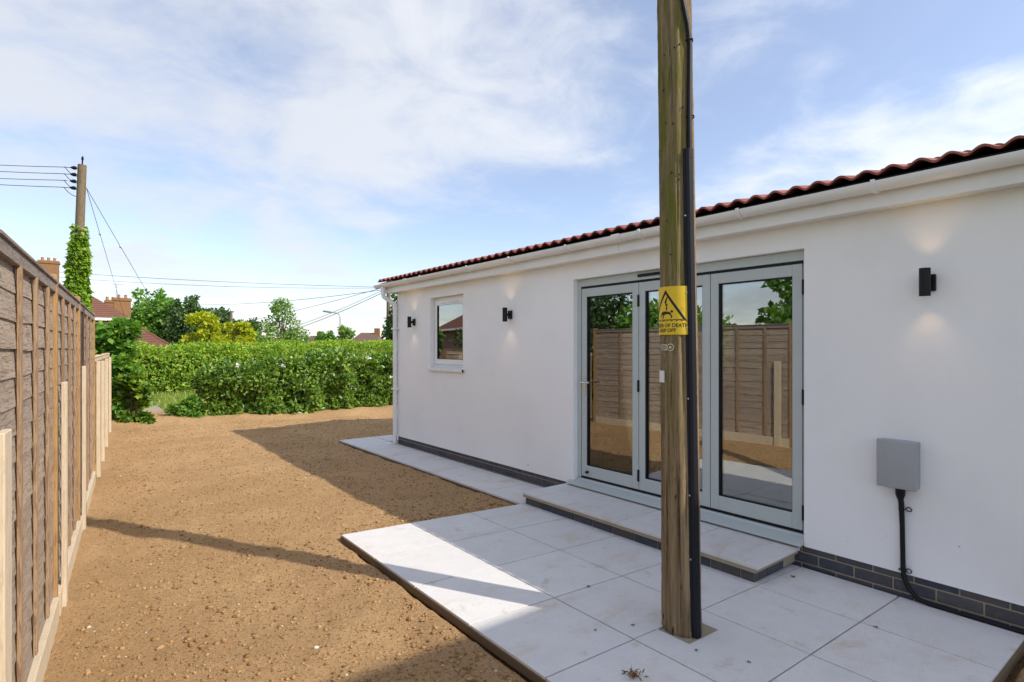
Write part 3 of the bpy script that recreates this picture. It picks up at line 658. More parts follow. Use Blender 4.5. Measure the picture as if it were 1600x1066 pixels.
# doorstep
ST0, ST1, STU, STZ = 1.862, 4.250, -0.600, 0.137
step = thing('doorstep', (STU / 2, 3.05, 0.02), 0, 'low brick step with pale stone slabs below the grey folding doors', 'step')
def Sx(name, me, m, loc=None):
    o = ob(name, me, m, step); o.location = Vector(loc if loc else (0, 0, 0)) - Vector(step.location); return o
Sx('core', boxes_me('step_core', [(STU + .030, -0.008, ST0 + .030, ST1 - .030, 0.0235, STZ - .046), (STU + .003, -0.008, ST0 + .006, ST1 - .006, STZ - .046, STZ - .0205)]), MT['mortar'])
v = ST1 - .022; sb = box_me('brick', 0, .06, -.1075, .1075, -.0325, .0325, .0025)
while v - .215 > ST0 + .0:
    Sx('brick', sb, MT['brick'], (STU + .022 + random.uniform(-.001, .001), v - .1075, 0.0555)); v -= .225
rem = v - (ST0 + .022)
if rem > .03: Sx('brick', box_me('brick_cut', 0, .06, -rem / 2, rem / 2, -.0325, .0325, .0025), MT['brick'], (STU + .022, v - rem / 2, 0.0555))
hb = box_me('brick_end', -.1075, .1075, 0, .06, -.0325, .0325, .0025); hq = box_me('brick_end_half', -.05, .05, 0, .06, -.0325, .0325, .0025)
for sgn, vv in ((0, ST0 + .022), (1, ST1 - .082)):
    uu = STU + .085 + .05
    for q in range(4):
        me_ = hq if q in (0, 3) else hb; w_ = .1 if q in (0, 3) else .215
        if uu + w_ / 2 > -.012: break
        Sx('brick', me_, MT['brick'], (uu, vv, 0.0555)); uu += w_ / 2 + .01 + (.1075 if q < 2 else .05)
for k in range(4):
    o = ob('slab', slab_me(0.588, 0.593), MT['slab'], step); o.location = Vector((STU / 2 - .004, ST1 - .6 * (k + .5), STZ)) - Vector(step.location)

# ------------------------------------------------------------------ wall lights
def wall_light(px, label):
    v = on_wall(px, -.03); z = 1.945
    t_ = thing('wall_light', (0, v, z), 0, label, 'wall light', 'black up and down wall lights')
    ob('body', auto_smooth(tubes_me('light_body', [([(-0.088, 0, -.082), (-0.088, 0, .082)], 0.029, 20, False), ([(-0.088, 0, .082), (-0.088, 0, -.082)], 0.026, 20, False), ([(-0.088, 0, -.010), (-0.088, 0, .010)], 0.0265, 20)])), MT['black'], t_)
    ob('bracket', box_me('bracket', -0.062, -0.020, -.016, .016, -.016, .016, .002), MT['black'], t_)
    ob('back_plate', box_me('back_plate', -0.022, -0.0005, -.035, .035, -.050, .050, .004), MT['black'], t_)
    for sgn in (-1, 1):
        ob('lens', auto_smooth(tubes_me('lens', [([(-0.088, 0, sgn * .060), (-0.088, 0, sgn * .066)], 0.0255, 16)])), MT['lens'], t_)
        ld = bpy.data.lights.new('lamp', 'SPOT'); ld.energy = 0.5; ld.color = (1.0, 0.62, 0.30); ld.spot_size = R(88); ld.spot_blend = 0.9; ld.shadow_soft_size = 0.02
        lo = bpy.data.objects.new('lamp', ld); link(lo, t_); lo.location = (-0.088, 0, sgn * .074); lo.rotation_euler = (0 if sgn < 0 else math.pi, 0, 0)
    return t_
wall_light(1450, 'black cylinder wall light on the right, above the grey box')
wall_light(795, 'black cylinder wall light between small window and folding doors')
wall_light(645, 'black cylinder wall light beside the downpipe at the house corner')

# ------------------------------------------------------------------ electricity box and its cable
bv0, bv1 = on_wall(1432, -.095), on_wall(1369, -.095); bz0, bz1 = 0.688, 0.985
bvc = (bv0 + bv1) / 2
eb = thing('meter_box', (0, bvc, bz0), 0, 'grey square electricity box fixed to the white wall', 'electric box')
hw = (bv1 - bv0) / 2; hh = bz1 - bz0
ob('back_box', box_me('back_box', -0.060, -0.0005, -hw + .006, hw - .006, .006, hh - .006, .004, 2), MT['grp'], eb)
ob('cover', auto_smooth(box_me('cover', -0.098, -0.0615, -hw, hw, 0, hh, .009, 3), 50), MT['grp'], eb)
cb_ = thing('cable', (0, bvc, bz0), 0, 'thick black cable running from grey box down the wall', 'cable')
cv = bvc - 0.005
def rel(p): return (p[0], p[1] - bvc, p[2] - bz0)
pp = [(-.035, cv, bz0 + .01), (-.035, cv, bz0 - .05), (-.030, cv - .004, bz0 - .1), (-.020, cv - .006, .45), (-.020, cv - .010, .20), (-.022, cv - .016, .13), (-.028, cv - .045, .07), (-.030, cv - .085, .03), (-.026, cv - .14, .014), (-.024, cv - .30, .0125), (-.022, -0.2, .012)]
ob('sheath', auto_smooth(tubes_me('cable_sheath', [([rel(p) for p in pp], [.016] * 3 + [.014] * 5 + [.0125] * 3, 10)])), MT['black'], cb_)
ob('gland', auto_smooth(tubes_me('gland', [([rel((-.035, cv, bz0 + .0)), rel((-.035, cv, bz0 - .045)), rel((-.034, cv, bz0 - .075))], [.027, .026, .016], 12)])), MT['black'], cb_)
for z in (.555, .175):
    a = cv - .008
    ob('clip', auto_smooth(tubes_me('clip', [([rel((-.0005, a - .012, z)), rel((-.030, a - .016, z)), rel((-.038, a, z)), rel((-.030, a + .018, z)), rel((-.0005, a + .018, z))], .0035, 6),
       ([rel((-.012, a - .045 + .014 * math.cos(q) + .014, z + .013 * math.sin(q))) for q in np.linspace(0, 6.0, 12)], .0032, 6)])), MT['black'], cb_)

# ------------------------------------------------------------------ utility pole in the patio
pole = thing('utility_pole', (pu, pv, 0.04), 0, 'tall weathered wooden utility pole standing in the pale patio', 'utility pole')
to_cam = Vector((CAM_U - pu, -pv, 0)).normalized(); to_right = Vector((-to_cam.y, to_cam.x, 0))
if to_right.dot(Vector((C_, -S_, 0))) < 0: to_right = -to_right
lean = to_right * (-0.0128)                                     # metres per metre of height
def pole_r(z): return 0.1030 - 0.0040 * z if z > .25 else 0.1020 + 0.010 * (0.25 - z)
def pole_axis(z): return lean * z + Vector((0, 0, z))
NS, ZL = 120, [0.0, .03, .08, .15] + [0.25 + .035 * k for k in range(100)] + [3.75 + .25 * k for k in range(17)]
cracks = [(random.uniform(-1.5, 1.4), random.uniform(-.1, 3.4), random.uniform(.15, .9), random.uniform(.030, .055), random.uniform(.004, .010), random.uniform(-.05, .05)) for _ in range(46)]
knots = [(random.uniform(-1.4, 1.2), random.uniform(.1, 3.5), random.uniform(.10, .2), random.uniform(.003, .006)) for _ in range(20)]
def groove(a, z):
    a = (a + math.pi) % (2 * math.pi) - math.pi; g_ = 0
    for a0, z0, L_, w_, d_, sl in cracks:
        t_ = (z - z0) / L_
        if 0 < t_ < 1:
            x_ = abs(a - a0 - sl * t_ - .015 * math.sin(z * 9 + a0 * 5)) / (w_ * (.4 + math.sin(math.pi * t_)))
            if x_ < 1: g_ = max(g_, d_ * (1 - x_) * math.sin(math.pi * t_) ** .5)
    for a0, z0, w_, d_ in knots:
        q_ = ((a - a0) / w_) ** 2 + ((z - z0) / .035) ** 2
        if q_ < 1: g_ = max(g_, d_ * (1 - q_))
    return g_
Vp, Fp = [], []
for i, z in enumerate(ZL):
    for k in range(NS):
        a = 2 * math.pi * k / NS
        wob = 0.0028 * math.sin(3 * a + z * 1.3) + 0.0020 * math.sin(7 * a + 1.7 * math.sin(z * 1.1)) + 0.0014 * math.sin(13 * a + 2.5 * math.sin(z * .7 + 1)) + random.uniform(-.0012, .0012)
        p = pole_axis(z) + (to_cam * math.cos(a) + to_right * math.sin(a)) * (pole_r(z) + wob - .002 - groove(a, z))
        Vp.append(tuple(p))
for i in range(len(ZL) - 1):
    for k in range(NS): Fp.append((i * NS + k, i * NS + (k + 1) % NS, (i + 1) * NS + (k + 1) % NS, (i + 1) * NS + k))
Fp.append(tuple(range(NS))[::-1]); Fp.append(tuple(range((len(ZL) - 1) * NS, len(ZL) * NS)))
pm = bpy.data.meshes.new('pole_shaft'); pm.from_pydata(Vp, [], Fp); pm.update(); ob('shaft', pm, MT['pole'], pole, smooth=True)
def on_pole(phi, z, off=0.0):                                   # phi 0 faces the camera, positive to the right
    return pole_axis(z) + (to_cam * math.cos(phi) + to_right * math.sin(phi)) * (pole_r(z) - .002 + off)
# black cable guard: channel up the right side
gphi = R(41); V, Fc = [], []
zs = np.linspace(0.02, 2.55, 40)
prof = [(-0.32, -.004), (-0.32, .004), (-0.25, .006), (-0.21, .015), (-0.10, .022), (0.10, .022), (0.21, .015), (0.25, .006), (0.32, .004), (0.32, -.004)]
for z in zs:
    for (dphi, off) in prof: V.append(tuple(on_pole(gphi + dphi, z, off)))
n = len(prof)
for i in range(len(zs) - 1):
    for k in range(n): Fc.append((i * n + k, i * n + (k + 1) % n, (i + 1) * n + (k + 1) % n, (i + 1) * n + k))
Fc += [tuple(range(n)), tuple(range(n * (len(zs) - 1), n * len(zs)))]
me = bpy.data.meshes.new('cable_guard'); me.from_pydata(V, [], Fc); me.update(); bm = bmesh.new(); bm.from_mesh(me); bmesh.ops.recalc_face_normals(bm, faces=bm.faces[:]); bm.to_mesh(me); bm.free()
ob('cable_guard', auto_smooth(me, 35), MT['guard'], pole)
cz = [(41, 2.5), (42, 2.6), (43, 2.75), (47, 2.95), (50, 3.1), (42, 3.2), (25, 3.33), (14, 3.45), (8, 3.7), (5, 4.2), (5, 6.5)]
ob('cable', auto_smooth(tubes_me('pole_cable', [([on_pole(R(a), z, .012) for a, z in cz], .0125, 8)])), MT['black'], pole)
for z in (2.72, 3.12): ob('cable_clip', tubes_me('cable_clip', [([on_pole(R(66), z, -.002), on_pole(R(62), z, .014), on_pole(R(50), z, .028), on_pole(R(40), z, .014), on_pole(R(38), z, -.002)], .004, 6)]), MT['black'], pole)
for z in (0.42, 0.75, 1.25, 1.62, 1.80, 2.2): ob('nail', auto_smooth(tubes_me('nail', [([on_pole(gphi - .28, z, .003), on_pole(gphi - .28, z, .010)], .0045, 8)])), MT['galv'], pole)
for q in range(14):                                              # old nail holes and tacks
    z = random.uniform(1.9, 3.6); a = random.uniform(-40, 25); ob('tack', tubes_me('tack', [([on_pole(R(a), z, -.002), on_pole(R(a), z, .006)], .004, 6)]), MT['ink'], pole)
tag_z = 1.366
def patch(phi0, phi1, z0, z1, off, th=0.0015, n=10):
    V, Fc = [], []
    for k in range(n + 1):
        a = phi0 + (phi1 - phi0) * k / n
        for z in (z0, z1):
            for o_ in (off, off + th): V.append(tuple(on_pole(a, z, o_)))
    for k in range(n):
        a, b = 4 * k, 4 * k + 4
        Fc += [(a + 1, b + 1, b + 3, a + 3), (a, a + 2, b + 2, b), (a, b, b + 1, a + 1), (a + 2, a + 3, b + 3, b + 2)]
    Fc += [(0, 1, 3, 2), (4 * n, 4 * n + 2, 4 * n + 3, 4 * n + 1)]
    me = bpy.data.meshes.new('plate'); me.from_pydata(V, [], Fc); me.update(); return me
ob('white_plate', patch(R(-74), R(-48), 1.330, 1.392, .003, .006), MT['white_tag'], pole)
# wrapped warning sign
SZ0, SZ1, SPH, SHW = 1.622, 1.875, R(-38), R(71)
sgn = thing('warning_sign', (pu, pv, 0.04), 0, 'yellow danger of death sign wrapped round the wooden pole', 'sign')
def zrel(z): return z - 0.04
sgn_plate = ob('plate', patch(SPH - SHW, SPH + SHW, zrel(SZ0), zrel(SZ1), .005, .0018, 40), MT['yellow'], sgn)
RS = 0.098
def strip(poly_pts, off=.0072):                                 # polygon in sign plane (metres, origin sign centre bottom) -> wrapped mesh
    bm = bmesh.new(); vs_ = [bm.verts.new((x, z, 0)) for x, z in poly_pts]; bm.faces.new(vs_)
    bmesh.ops.triangulate(bm, faces=bm.faces[:])
    for _ in range(3):
        ed = [e for e in bm.edges if e.calc_length() > .02]
        if ed: bmesh.ops.subdivide_edges(bm, edges=ed, cuts=1); bmesh.ops.triangulate(bm, faces=bm.faces[:])
    for v_ in bm.verts: v_.co = on_pole(SPH + v_.co.x / RS, zrel(SZ0 + v_.co.y), off)
    bmesh.ops.recalc_face_normals(bm, faces=bm.faces[:])
    return bm
def join_bm(name, lst):
    me = bpy.data.meshes.new(name); bm = bmesh.new()
    for b in lst:
        t_ = bpy.data.meshes.new('t'); b.to_mesh(t_); b.free(); bm.from_mesh(t_); bpy.data.meshes.remove(t_)
    bm.to_mesh(me); bm.free(); return me
A_, Bq, Cq = (0, .236), (-.110, .070), (.110, .070); k_ = .80
cen = (0, .122)
def ins(p, s=k_): return (cen[0] + (p[0] - cen[0]) * s, cen[1] + (p[1] - cen[1]) * s)
tri = [strip([A_, Bq, ins(Bq), ins(A_)]), strip([Bq, Cq, ins(Cq), ins(Bq)]), strip([Cq, A_, ins(A_), ins(Cq)])]
ob('triangle', join_bm('sign_triangle', tri), MT['ink'], sgn)
bolt = [strip([(.012, .198), (.002, .160), (.013, .163), (.006, .140), (.012, .142), (.004, .122), (-.001, .144), (.004, .143), (-.006, .170), (-.010, .168), (.006, .198)])]
man = [strip([(-.030, .118), (-.012, .124), (.020, .120), (.030, .112), (.028, .104), (.010, .108), (-.020, .104), (-.034, .108)]), strip([(-.032, .108), (-.044, .094), (-.040, .090), (-.024, .104)]),
       strip([(-.016, .106), (-.022, .090), (-.030, .084), (-.026, .081), (-.015, .089), (-.008, .106)]), strip([(.020, .107), (.030, .096), (.026, .086), (.031, .085), (.037, .097), (.028, .109)]),
       strip([(.034 + .007 * math.cos(a), .121 + .007 * math.sin(a)) for a in np.linspace(0, 6.0, 10)])]
ob('symbol', join_bm('sign_symbol', bolt + man), MT['ink'], sgn)
def text_bm(txt, size, cxx, zz_, mapper, sx=1.0):
    cu = bpy.data.curves.new('txt', 'FONT'); cu.body = txt; cu.size = size; cu.align_x = 'CENTER'; cu.offset = 0.0006
    t_ = bpy.data.objects.new('txt', cu); col.objects.link(t_); bpy.context.view_layer.update()
    dg = bpy.context.evaluated_depsgraph_get(); me = bpy.data.meshes.new_from_object(t_.evaluated_get(dg))
    col.objects.unlink(t_); bpy.data.objects.remove(t_); bpy.data.curves.remove(cu)
    bm = bmesh.new(); bm.from_mesh(me); bpy.data.meshes.remove(me)
    for v_ in bm.verts: v_.co = mapper(cxx + v_.co.x * sx, zz_ + v_.co.y)
    return bm
mp_ = lambda x, z: on_pole(SPH + x / RS, zrel(SZ0 + z), .0074)
ob('lettering', join_bm('sign_lettering', [text_bm('DANGER OF DEATH', .026, 0, .040, mp_, 0.98), text_bm('KEEP OFF', .026, 0, .014, mp_, 0.98)]), MT['ink'], sgn)
for sx_ in (-1, 1):
    for z in (SZ0 + .012, SZ1 - .012): ob('screw', tubes_me('screw', [([on_pole(SPH + sx_ * (SHW - .09), zrel(z), .006), on_pole(SPH + sx_ * (SHW - .09), zrel(z), .009)], .0035, 8)]), MT['galv'], sgn)
# little badge of linked rings below the sign
bd = thing('pole_badge', (pu, pv, 0.04), 0, 'small cream badge of linked rings on the pole below the yellow sign', 'badge')
def ring(c0, z0, r0, r1, off, n=18):
    bm = bmesh.new(); o_, i_ = [], []
    for k in range(n):
        a = 2 * math.pi * k / n
        o_.append(bm.verts.new(on_pole(c0 + r1 * math.cos(a) / RS, zrel(z0 + r1 * math.sin(a)), off))); i_.append(bm.verts.new(on_pole(c0 + r0 * math.cos(a) / RS, zrel(z0 + r0 * math.sin(a)), off)))
    for k in range(n): bm.faces.new((o_[k], o_[(k + 1) % n], i_[(k + 1) % n], i_[k]))
    return bm
def disc(c0, z0, r1, off, n=18):
    bm = bmesh.new(); c = bm.verts.new(on_pole(c0, zrel(z0), off)); r_ = [bm.verts.new(on_pole(c0 + r1 * math.cos(2 * math.pi * k / n) / RS, zrel(z0 + r1 * math.sin(2 * math.pi * k / n)), off)) for k in range(n)]
    for k in range(n): bm.faces.new((c, r_[k], r_[(k + 1) % n]))
    return bm
bzz = 1.556; bph = R(-42)
ob('plate', join_bm('badge_plate', [disc(bph + .30, bzz, .020, .004), disc(bph - .02, bzz, .017, .0045), disc(bph - .28, bzz, .017, .005)]), MT['badge'], bd)
ob('rings', join_bm('badge_rings', [ring(bph + .30, bzz, .009, .014, .006), ring(bph - .02, bzz, .006, .010, .0062), ring(bph - .28, bzz, .008, .012, .0064), ]), MT['ink'], bd)
# the sandy hole round its foot
sk = ob('pole_socket', boxes_me('pole_socket', [(-1.634, -1.373, 1.656, 1.846, 0.02, 0.0535)]), MT['mortar']); tag(sk, kind='structure')

# ------------------------------------------------------------------ timber fence on the left
FA, FB = -4.422, 0.0665
frz = -math.atan(FB)
fence = thing('timber_fence', (FA, 0, 0.0), frz, 'tall weathered timber panel fence with pale new supports along the left', 'fence')
GZ0 = 0.045
def board_me(l, h_, seed):
    r = random.Random(seed); n = 26; V, Fc = [], []
    ph = r.uniform(0, 6); am = r.uniform(.002, .006)
    for i in range(n + 1):
        y = l * i / n; lowz = am * math.sin(y * 5.2 + ph) + .5 * am * math.sin(y * 11 + ph * 2)
        V += [(0.004, y, lowz), (-0.003, y, lowz), (-0.011, y, h_), (-0.005, y, h_)]
    for i in range(n):
        a, b = 4 * i, 4 * i + 4
        for k in range(4): Fc.append((a + k, a + (k + 1) % 4, b + (k + 1) % 4, b + k))
    Fc += [(0, 3, 2, 1), (4 * n, 4 * n + 1, 4 * n + 2, 4 * n + 3)]
    me = bpy.data.meshes.new('board'); me.from_pydata(V, [], Fc); me.update(); return me
def panel(y0, y1, z0, z1, battens, lowgap=.02, seed=0, capmat='cap'):
    cp = ob('fence_panel', boxes_me('cap_rail', [(-.020, .017, y0, y1, z1 - .060, z1 - .010), (-.030, .026, y0, y1, z1 - .0095, z1 + .004)], .002), MT[capmat], fence)
    nb = int((z1 - .05 - z0) / .108) + 1; ex = (z1 - .055 - z0) / nb
    bms = [board_me(y1 - y0, ex + .035, seed * 7 + k) for k in range(4)]
    for k in range(nb):
        o = ob('board', bms[k % 4], MT['board'], cp); o.location = (random.uniform(-.0015, .0015), y0, z0 + ex * k + (.0)); 
        if k == nb - 1: o.scale = (1, 1, (ex + .0) / (ex + .035))
    for yb in battens:
        ob('batten', box_me('batten', .0045, .0180, -.020, .020, 0, z1 - .062 - z0 - lowgap, .0015), MT['batten'], cp, (random.uniform(0, .002), yb, z0 + lowgap + random.uniform(0, .01)))
    return cp
FT = 1.915
POSTS = [2.30, 3.965, 5.60, 7.72]
for i in range(3):
    a, b = POSTS[i] + .032, POSTS[i + 1] - .035
    if i == 0: bt_ = [2.775, 3.19, 3.60]
    elif i == 1: bt_ = [4.36, 4.80, 5.20]
    else: bt_ = [6.05, 6.55, 7.1]
    panel(a, b, 0.20, FT, bt_, seed=i + 1)
    ob('gravel_board', box_me('gravel_board', -.012, .030, a, b, -0.03, .196, .003), MT['pale'] if i != 1 else MT['pale'], fence)
panel(0.3, POSTS[0] - .035, 0.20, FT, [.8, 1.3, 1.8], seed=9)
ob('gravel_board', box_me('gravel_board', -.012, .030, .3, POSTS[0] - .035, -.03, .196, .003), MT['pale'], fence)
for y, top in zip(POSTS, (1.99, 1.955, 1.96, 1.94)):
    ob('post', box_me('post', -.055, .020, -.034, .034, -.1, top, .003), MT['post'], fence, (0, y, 0))
for y, top, w_ in ((2.29, 1.30, .06), (4.16, 1.355, .05), (5.76, 1.405, .05)):
    sp_ = ob('support_post', box_me('support_post', .0225, .047, -w_, w_, -.08, top, .003), MT['pale'], fence, (0.0, y, 0))
# the lower fence beyond
fence2 = thing('low_fence', (FA, 0, 0), frz, 'lower fence with pale upright supports beyond the tall panels', 'fence')
main_fence = fence; fence = fence2
LT = 1.455
LP = [7.78, 9.62, 11.46, 12.75]
for i in range(3): panel(LP[i] + .03, LP[i + 1] - .03, 0.16, LT, [LP[i] + .5, LP[i] + 1.0, LP[i] + 1.4][:3 if i < 2 else 2], seed=20 + i, capmat='pale')
for y in LP[1:]: ob('post', box_me('post', -.055, .020, -.028, .028, -.1, LT + .01, .003), MT['post'], fence, (0, y, 0))
for y, top in ((8.0, 1.43), (9.2, 1.41), (10.5, 1.42), (12.1, 1.42)):
    ob('support_post', box_me('support_post', .0225, .060, -.05, .05, -.08, top - .03, .003), MT['pale'], fence, (0, y, 0))
fence = main_fence

# ------------------------------------------------------------------ vegetation
def leaf_mesh(name, P, Dv, Nv, L, W, fold=0.25):
    n = len(P); Dv = Dv / (np.linalg.norm(Dv, axis=1, keepdims=True) + 1e-9)
    S = np.cross(Dv, Nv); S /= (np.linalg.norm(S, axis=1, keepdims=True) + 1e-9); Nn = np.cross(S, Dv)
    L = L[:, None]; W = W[:, None]
    mid = P + Dv * L * 0.45
    V = np.stack([P, mid + S * W + Nn * W * fold, P + Dv * L, mid - S * W + Nn * W * fold], 1).reshape(-1, 3)
    b = np.arange(n) * 4
    return np_mesh(name, V, np.r_[np.c_[b, b + 1, b + 2], np.c_[b, b + 2, b + 3]].astype(np.int32))
def rdir(n):
    v = rng.normal(size=(n, 3)); return v / np.linalg.norm(v, axis=1, keepdims=True)
def hedge(name, label, p0, p1, thick, h0, h1, n, ls, mt, base_fn, group=None, flowers=0, lumps=0.16, stems=True, taper=0.25):
    p0 = np.array(p0, float); p1 = np.array(p1, float); L = np.linalg.norm(p1 - p0); d = (p1 - p0) / L; nn = np.array([d[1], -d[0]])   # nn points to -v side (the viewer)
    root = thing(name, (*((p0 + p1) / 2), base_fn((p0 + p1) / 2)), 0, label, 'hedge', group)
    ox, oy, oz = root.location
    def shape(s, a):                                            # s along, a 0..1 round the front-top-back section -> point, normal
        H = h0 + (h1 - h0) * s / L + lumps * (vnoise(s * 1.2 + 3, s * 0 + 7.7, 31) - .5) * 1.4 + lumps * .7 * (vnoise(s * 3.7, s * 0 + 1.7, 32) - .5)
        return H
    s = rng.random(n) * L; a = rng.random(n)
    H = shape(s, a)
    q = rng.random(n)
    front = q < .58; top = (q >= .58) & (q < .86); bk = q >= .86
    z = np.where(top, H, H * (0.03 + .97 * rng.random(n))); w = np.where(front, thick / 2, np.where(bk, -thick / 2, (rng.random(n) - .5) * thick))
    bulge = 1 - taper * np.abs(z / H - .55) ** 1.5 * 1.6
    lum = (vnoise(s * 2.3 + 11, z * 2.3 + 5, 33) - .5) * lumps * 2.2 + (vnoise(s * 6 + 1, z * 6, 34) - .5) * lumps
    w = np.where(front | bk, w * bulge + np.sign(w) * lum, w); z = np.where(top, z + lum * .8, z)
    # ends pulled in
    endpull = np.clip(1 - s / .35, 0, 1) + np.clip(1 - (L - s) / .35, 0, 1); w = w * (1 - .55 * endpull * rng.random(n)); z = z * (1 - .12 * endpull)
    inner = rng.random(n) ** 1.8 * .32
    w = np.where(front, w - inner, np.where(bk, w + inner, w)); z = np.where(top, z - inner, z); z = np.maximum(z, .02)
    P = np.c_[p0[0] + d[0] * s + nn[0] * w, p0[1] + d[1] * s + nn[1] * w, np.zeros(n)]
    zb = np.array([base_fn((x, y)) for x, y in P[:, :2]]) if callable(base_fn) else base_fn
    P[:, 2] = zb + z
    out = np.where(front[:, None], np.array([nn[0], nn[1], .35]), np.where(bk[:, None], np.array([-nn[0], -nn[1], .35]), np.array([0, 0, 1.0])))
    Nv = out + rdir(n) * .75; Dv = out * .35 + rdir(n) * .9 + np.array([0, 0, .1])
    Ls = ls * (.6 + .8 * rng.random(n))
    ob('foliage', leaf_mesh('foliage', P - np.array([ox, oy, oz]), Dv, Nv, Ls, Ls * .26), MT[mt], root)
    if stems:
        st = []
        for k in range(int(L * 14)):
            s_ = random.random() * L; w_ = random.uniform(-.25, .3) * thick; x, y = p0 + d * s_ + nn * w_; zb_ = base_fn((x, y))
            a_ = Vector((x - ox, y - oy, zb_ - oz - .05)); tip = a_ + Vector((random.uniform(-.2, .2), random.uniform(-.2, .2), h0 * random.uniform(.6, .9)))
            st.append(([a_, (a_ + tip) / 2 + Vector((random.uniform(-.06, .06),) * 3), tip], [.016, .011, .005], 5))
        ob('stems', tubes_me('stems', st), MT['bark'], root)
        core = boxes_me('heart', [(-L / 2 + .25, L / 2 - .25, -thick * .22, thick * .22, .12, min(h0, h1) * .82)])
        c_ = ob('shade_core', core, MT['heart'], root); c_.rotation_euler = (0, 0, math.atan2(d[1], d[0]))  # solid dark box, gives the shade seen between the leaves
    if flowers:
        s = rng.random(flowers) * L; z = shape(s, 0) * (.55 + .45 * rng.random(flowers)); w = thick / 2 + .03
        k = rng.random(flowers) < .45; w = np.where(k, (rng.random(flowers) - .3) * thick, w * np.ones(flowers)); z = np.where(k, shape(s, 0) + .03, z)
        P = np.c_[p0[0] + d[0] * s + nn[0] * w, p0[1] + d[1] * s + nn[1] * w, np.zeros(flowers)]; P[:, 2] = np.array([base_fn((x, y)) for x, y in P[:, :2]]) + z
        PP = np.repeat(P, 9, 0) + rng.normal(size=(flowers * 9, 3)) * .012
        ob('flowers', leaf_mesh('flowers', PP - np.array([ox, oy, oz]), rdir(flowers * 9) + np.array([nn[0], nn[1], .4]) * .5, rdir(flowers * 9), np.full(flowers * 9, .060), np.full(flowers * 9, .026)), MT['petal'], root)['kind'] = 'stuff'
    return root
MT['heart'] = mat('shaded_twigs', (0.045, 0.062, 0.016), 1.0, 0.0)  # twig brown-green darkened, shade of the hedge gaps in the colour
sb_fn = lambda p: float(soil_z(np.array([p[0]]), np.array([p[1]]))[0]) if p[1] < 14.5 else -0.08
lb_fn = lambda p: 0.02
hedge('laurel_hedge', 'bright green laurel hedge with white flowers behind the bare soil', (-2.0, 13.5), (6.4, 14.1), 1.15, 1.17, 1.36, 46000, .098, 'laurel', lb_fn, flowers=30, lumps=.2)
tb_fn = lambda p: terrain(p[1])
hedge('privet_hedge', 'long clipped pale green hedge behind the laurel hedge', (-6.2, 22.6), (14.0, 24.0), 1.3, 1.62, 2.0, 42000, .105, 'privet', tb_fn, lumps=.14)
hedge('dark_hedge', 'taller dark green hedge end beside the house corner', (10.6, 21.6), (20.0, 24.0), 1.6, 2.05, 2.2, 14000, .12, 'laurel', tb_fn, lumps=.2)

def bush(name, label, c, rad, h_, n, ls, mt, cat='shrub', group=None, clumps=24, droop=0.0, stemn=8):
    c = Vector(c); root = thing(name, c, 0, label, cat, group)
    cc = []
    for k in range(clumps):
        a = random.uniform(0, 6.28); r = random.random() ** .5 * rad; z = random.uniform(.12, 1.0) * h_; r *= math.sqrt(max(0.08, 1 - (z / h_ - .35) ** 2 * 1.5))
        cc.append((r * math.cos(a), r * math.sin(a), z))
    cc = np.array(cc); idx = rng.integers(0, clumps, n); P = cc[idx] + rdir(n) * (rad * .36) * rng.random((n, 1)) ** .5
    P[:, 2] = np.abs(P[:, 2]); out = P - np.array([0, 0, h_ * .3]); out /= np.linalg.norm(out, axis=1, keepdims=True) + 1e-6
    Ls = ls * (.6 + .8 * rng.random(n))
    ob('foliage', leaf_mesh('foliage', P, out * .6 + rdir(n) * .8 + np.array([0, 0, -droop]), out * .5 + rdir(n) * .6 + np.array([0, 0, .6]), Ls, Ls * .34), MT[mt], root)
    st = []
    for q in cc[:stemn]: st.append(([Vector((0, 0, -.1)) + Vector((q[0] * .15, q[1] * .15, 0)), Vector(q) * .55, Vector(q)], [.022, .014, .006], 5))
    ob('stems', tubes_me('stems', st), MT['bark'], root); return root
p = at(178, 672, 12.2)
bush('fence_shrub', 'leafy green shrub growing past the far end of the low fence', (-3.42, 13.55, 0.0), .43, 2.0, 5200, .125, 'green', clumps=40, droop=.3)
bush('fence_shrub', 'low bright green shrub at the foot of the low fence end', (-3.2, 13.05, 0.0), .30, 0.95, 2600, .12, 'laurel', clumps=22)
bush('fence_shrub', 'small dark shrub at the left end of the laurel hedge', (-2.2, 13.3, 0.0), .30, .42, 2200, .09, 'green', clumps=20)

